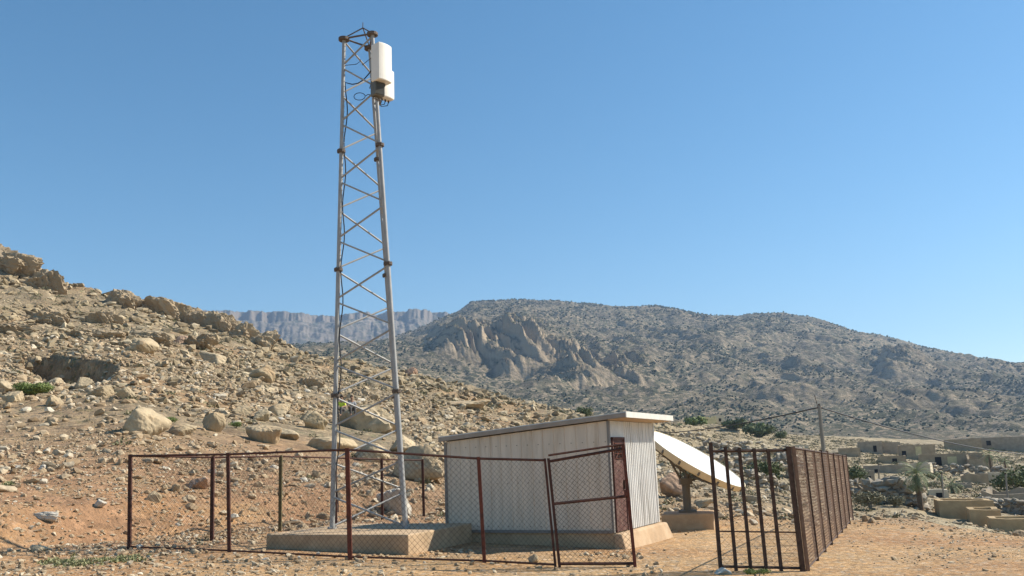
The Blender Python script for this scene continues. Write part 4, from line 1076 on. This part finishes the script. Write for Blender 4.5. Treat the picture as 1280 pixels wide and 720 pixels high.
bush(1272, 602, 96, 44, 34, 'large dark green tree at the right edge of the valley', 'bush', n=2200, leaf=.06, name='tree', cat='tree')
bush(955, 615, 62, 46, 40, 'green bush seen through the right bars of the gate', 'bush', n=1600, leaf=.06)
bush(900, 598, 70, 34, 20, 'olive bush below the right tip of the satellite dish', 'tuft', n=1800, leaf=.05)
bush(862, 612, 50, 26, 22, 'olive scrub plant behind the dish pedestal', 'tuft', n=1000, leaf=.07)
bush(1090, 640, 64, 40, 24, 'dry grey brown shrub left of the stone wall below the palm', 'scrub', n=1200, leaf=.06)
bush(1118, 639, 66, 26, 14, 'dry shrub directly left of the tall palm trunk', 'scrub', n=1200, leaf=.06)
bush(1165, 590, 130, 14, 9, 'small pale shrub between the walled courtyard and the long house', 'scrub')
bush(946, 712, 14.2, 30, 10, 'low green weed growing under the bars of the gate', 'bushlight', n=900, leaf=.06, name='weed', cat='weed', group=None)
def palm(px, py, rad, hpx, crpx, label, n=30, thin=.16):
    x, y = polar(px, rad, py); z = Hs(x, y); sc = rad/F_PX; Hh = hpx*sc; Rr = crpx*sc
    root = empty('palm_tree', (x, y, z), label, 'palm tree', 'palms in the valley')
    pts = [(x+.05*math.sin(t*4), y, z-.2+(Hh+.2)*t) for t in np.linspace(0, 1, 9)]
    tr = MB().tube(pts, [thin*(1.25-.4*t)*(1+.12*(i % 2)) for i, t in enumerate(np.linspace(0, 1, 9))], 9)
    top = np.array([x, y, z+Hh]); V = []
    g_ = random.Random(int(px))
    for k in range(n):
        an = k*2.399+g_.uniform(-.2, .2); el = R(85)-R(120)*(k/n)**.9; L = Rr*g_.uniform(.95, 1.25)
        h_ = np.array([math.cos(an), math.sin(an), 0]); P = []; p = top.copy(); e_ = el
        for s5 in range(9):
            P.append(p.copy()); p = p+(h_*math.cos(e_)+ez*math.sin(e_))*L/8; e_ -= R(11)
        sd_ = np.cross(h_, ez)
        for s5 in range(8):
            a_, b_ = P[s5], P[s5+1]; V += [a_-sd_*.02, a_+sd_*.02, b_]
            if s5 > 0:
                for q in range(3):
                    c_ = lerp(a_, b_, q/3); ll = L*.26*math.sin(math.pi*(s5+q/3+1)/9.5); f_ = (b_-a_)/np.linalg.norm(b_-a_)
                    for sg in (-1, 1):
                        V += [c_, c_+f_*.035, c_+sd_*sg*ll*.8+f_*ll*.7-ez*ll*.25]
    lv_ = mesh_np('crown', np.array(V), np.arange(len(V)).reshape(-1, 3), M['palm'])
    put(root, [tr.build('trunk', M['trunk']), lv_]); return root
palm(1151, 641, 68, 38, 21, 'tallest date palm with a full crown in the near valley', 42)
palm(1238, 582, 150, 24, 12, 'slim palm beside the long low house at the right', 26)
palm(1256, 580, 160, 13, 8, 'short small palm right of the slim palm', 20, .12)
palm(1190, 612, 95, 8, 13, 'low bushy palm almost without trunk right of the tallest palm', 26)
palm(1176, 600, 105, 14, 8, 'thin yellowish young palm above the low bushy palm', 16, .09)
# fresh grass patches in the foreground
for (px, py, rx_, ry_, n_, lab) in ((140, 701, 50, 4, 90, 'patch of short green grass below the left end of the fence'), (85, 705, 30, 4, 120, 'thin green grass patch near the bottom left corner'), (12, 607, 10, 3, 40, 'little grass clump on the left bare slope')):
    xs = []; 
    for _ in range(n_):
        p = hit(px+random.gauss(0, rx_*.5), py+random.gauss(0, ry_*.5), 8, 60); xs.append(p)
    xs = np.array(xs); tag(tufts('grass', xs[:, 0], xs[:, 1], xs[:, 2], RNG.uniform(.04, .09, n_), 12, M['grass'], .8, .5), lab, 'grass', kind='stuff')

# ------------------------------------------------------------------ two people sitting on the boulder
def skin_mesh(name, pts, edges, radii, mat, lvl=1):
    me = bpy.data.meshes.new(name); me.from_pydata([tuple(p) for p in pts], edges, []); me.materials.append(mat)
    o = bpy.data.objects.new(name, me); link(o); md = o.modifiers.new('skin', 'SKIN'); md.use_smooth_shade = True
    for i, r_ in enumerate(radii):
        sv = me.skin_vertices[0].data[i]; sv.radius = (r_, r_); sv.use_root = (i == 0)
    ss = o.modifiers.new('sub', 'SUBSURF'); ss.levels = lvl; ss.render_levels = lvl; return o
def person(px, py_seat, rad, face, shirt, lab, arm_sw=0.):
    x, y = polar(px, rad, py_seat); d = ray(px, py_seat); z = CAM[2]+d[2]/math.hypot(d[0], d[1])*rad
    root = empty('person', (x, y, z), lab, 'person', 'people resting on the boulder')
    f = np.array([math.sin(face), -math.cos(face), 0]); s_ = np.array([math.cos(face), math.sin(face), 0]); o = np.array([x, y, z])
    P = lambda a, b, c: o+s_*a+f*b+ez*c
    pts = [P(0,0,.10), P(0,.02,.32), P(0,.03,.50), P(0,.04,.60), P(0,.07,.74), P(0,.075,.82),
           P(.10,.03,.08), P(.13,.42,.16), P(.13,.50,-.26), P(.13,.62,-.30), P(-.10,.03,.08), P(-.13,.42,.16), P(-.13,.50,-.26), P(-.13,.62,-.30),
           P(.18,.02,.50), P(.24,.10,.26), P(.16,.32,.20), P(.14,.40,.19), P(-.18,.02,.50), P(-.24,.10,.26), P(-.16,.32,.20), P(-.14,.40,.19)]
    ed = [(0,1),(1,2),(2,3),(3,4),(4,5),(0,6),(6,7),(7,8),(8,9),(0,10),(10,11),(11,12),(12,13),(2,14),(14,15),(15,16),(16,17),(2,18),(18,19),(19,20),(20,21)]
    rd = [.13,.13,.12,.055,.095,.08,.085,.07,.045,.04,.085,.07,.045,.04,.055,.045,.035,.035,.055,.045,.035,.035]
    body = skin_mesh('body', pts, ed, rd, M['skin'], 2)
    sh = skin_mesh('shirt', [pts[i] for i in (0,1,2,14,15,18,19)], [(0,1),(1,2),(2,3),(3,4),(2,5),(5,6)], [.15,.15,.135,.07,.06,.07,.06], M[shirt], 2)
    tr = skin_mesh('trousers', [pts[i] for i in (0,6,7,8,10,11,12)], [(0,1),(1,2),(2,3),(0,4),(4,5),(5,6)], [.145,.10,.085,.065,.10,.085,.065], M['trouser'], 2)
    V, F = ICO[3]; hv = V*np.array([.098, .115, .12]); hv = hv[:, :]
    keep = V[:, 1] > -.35
    hw = o+hv[:, :1]*s_-hv[:, 1:2]*f+hv[:, 2:]*ez+(P(0, .06, .80)-o); hw[~keep] = P(0, .05, .80)
    hr = mesh_np('hair', hw, F, M['hair'], smooth=True)
    put(root, [body, sh, tr, hr]); return root
person(427.5, 513.5, 53.6, R(-12), 'yellow', 'person in a bright yellow shirt sitting on the large boulder')
person(439.5, 513, 54.2, R(20), 'greycloth', 'person in grey clothes sitting right of the one in yellow')

# ------------------------------------------------------------------ haze
hb_ = MB().box((0, 2000, 335), (6400, 4800, 730)); 
mt, t_, b = newmat('haze_air'); t_.nodes.remove(b)
pv = t_.nodes.new('ShaderNodeVolumePrincipled'); pv.inputs['Color'].default_value = (.50,.70,1,1); pv.inputs['Density'].default_value = .00013; pv.inputs['Anisotropy'].default_value = .2
t_.links.new(pv.outputs[0], [n for n in t_.nodes if n.type == 'OUTPUT_MATERIAL'][0].inputs['Volume'])
hz = hb_.build('haze', mt); tag(hz, 'thin blue haze over the far mountains', 'haze', kind='stuff')
print('boulder people ok; tower top', proj(At), proj(Bt), 'height', zt)
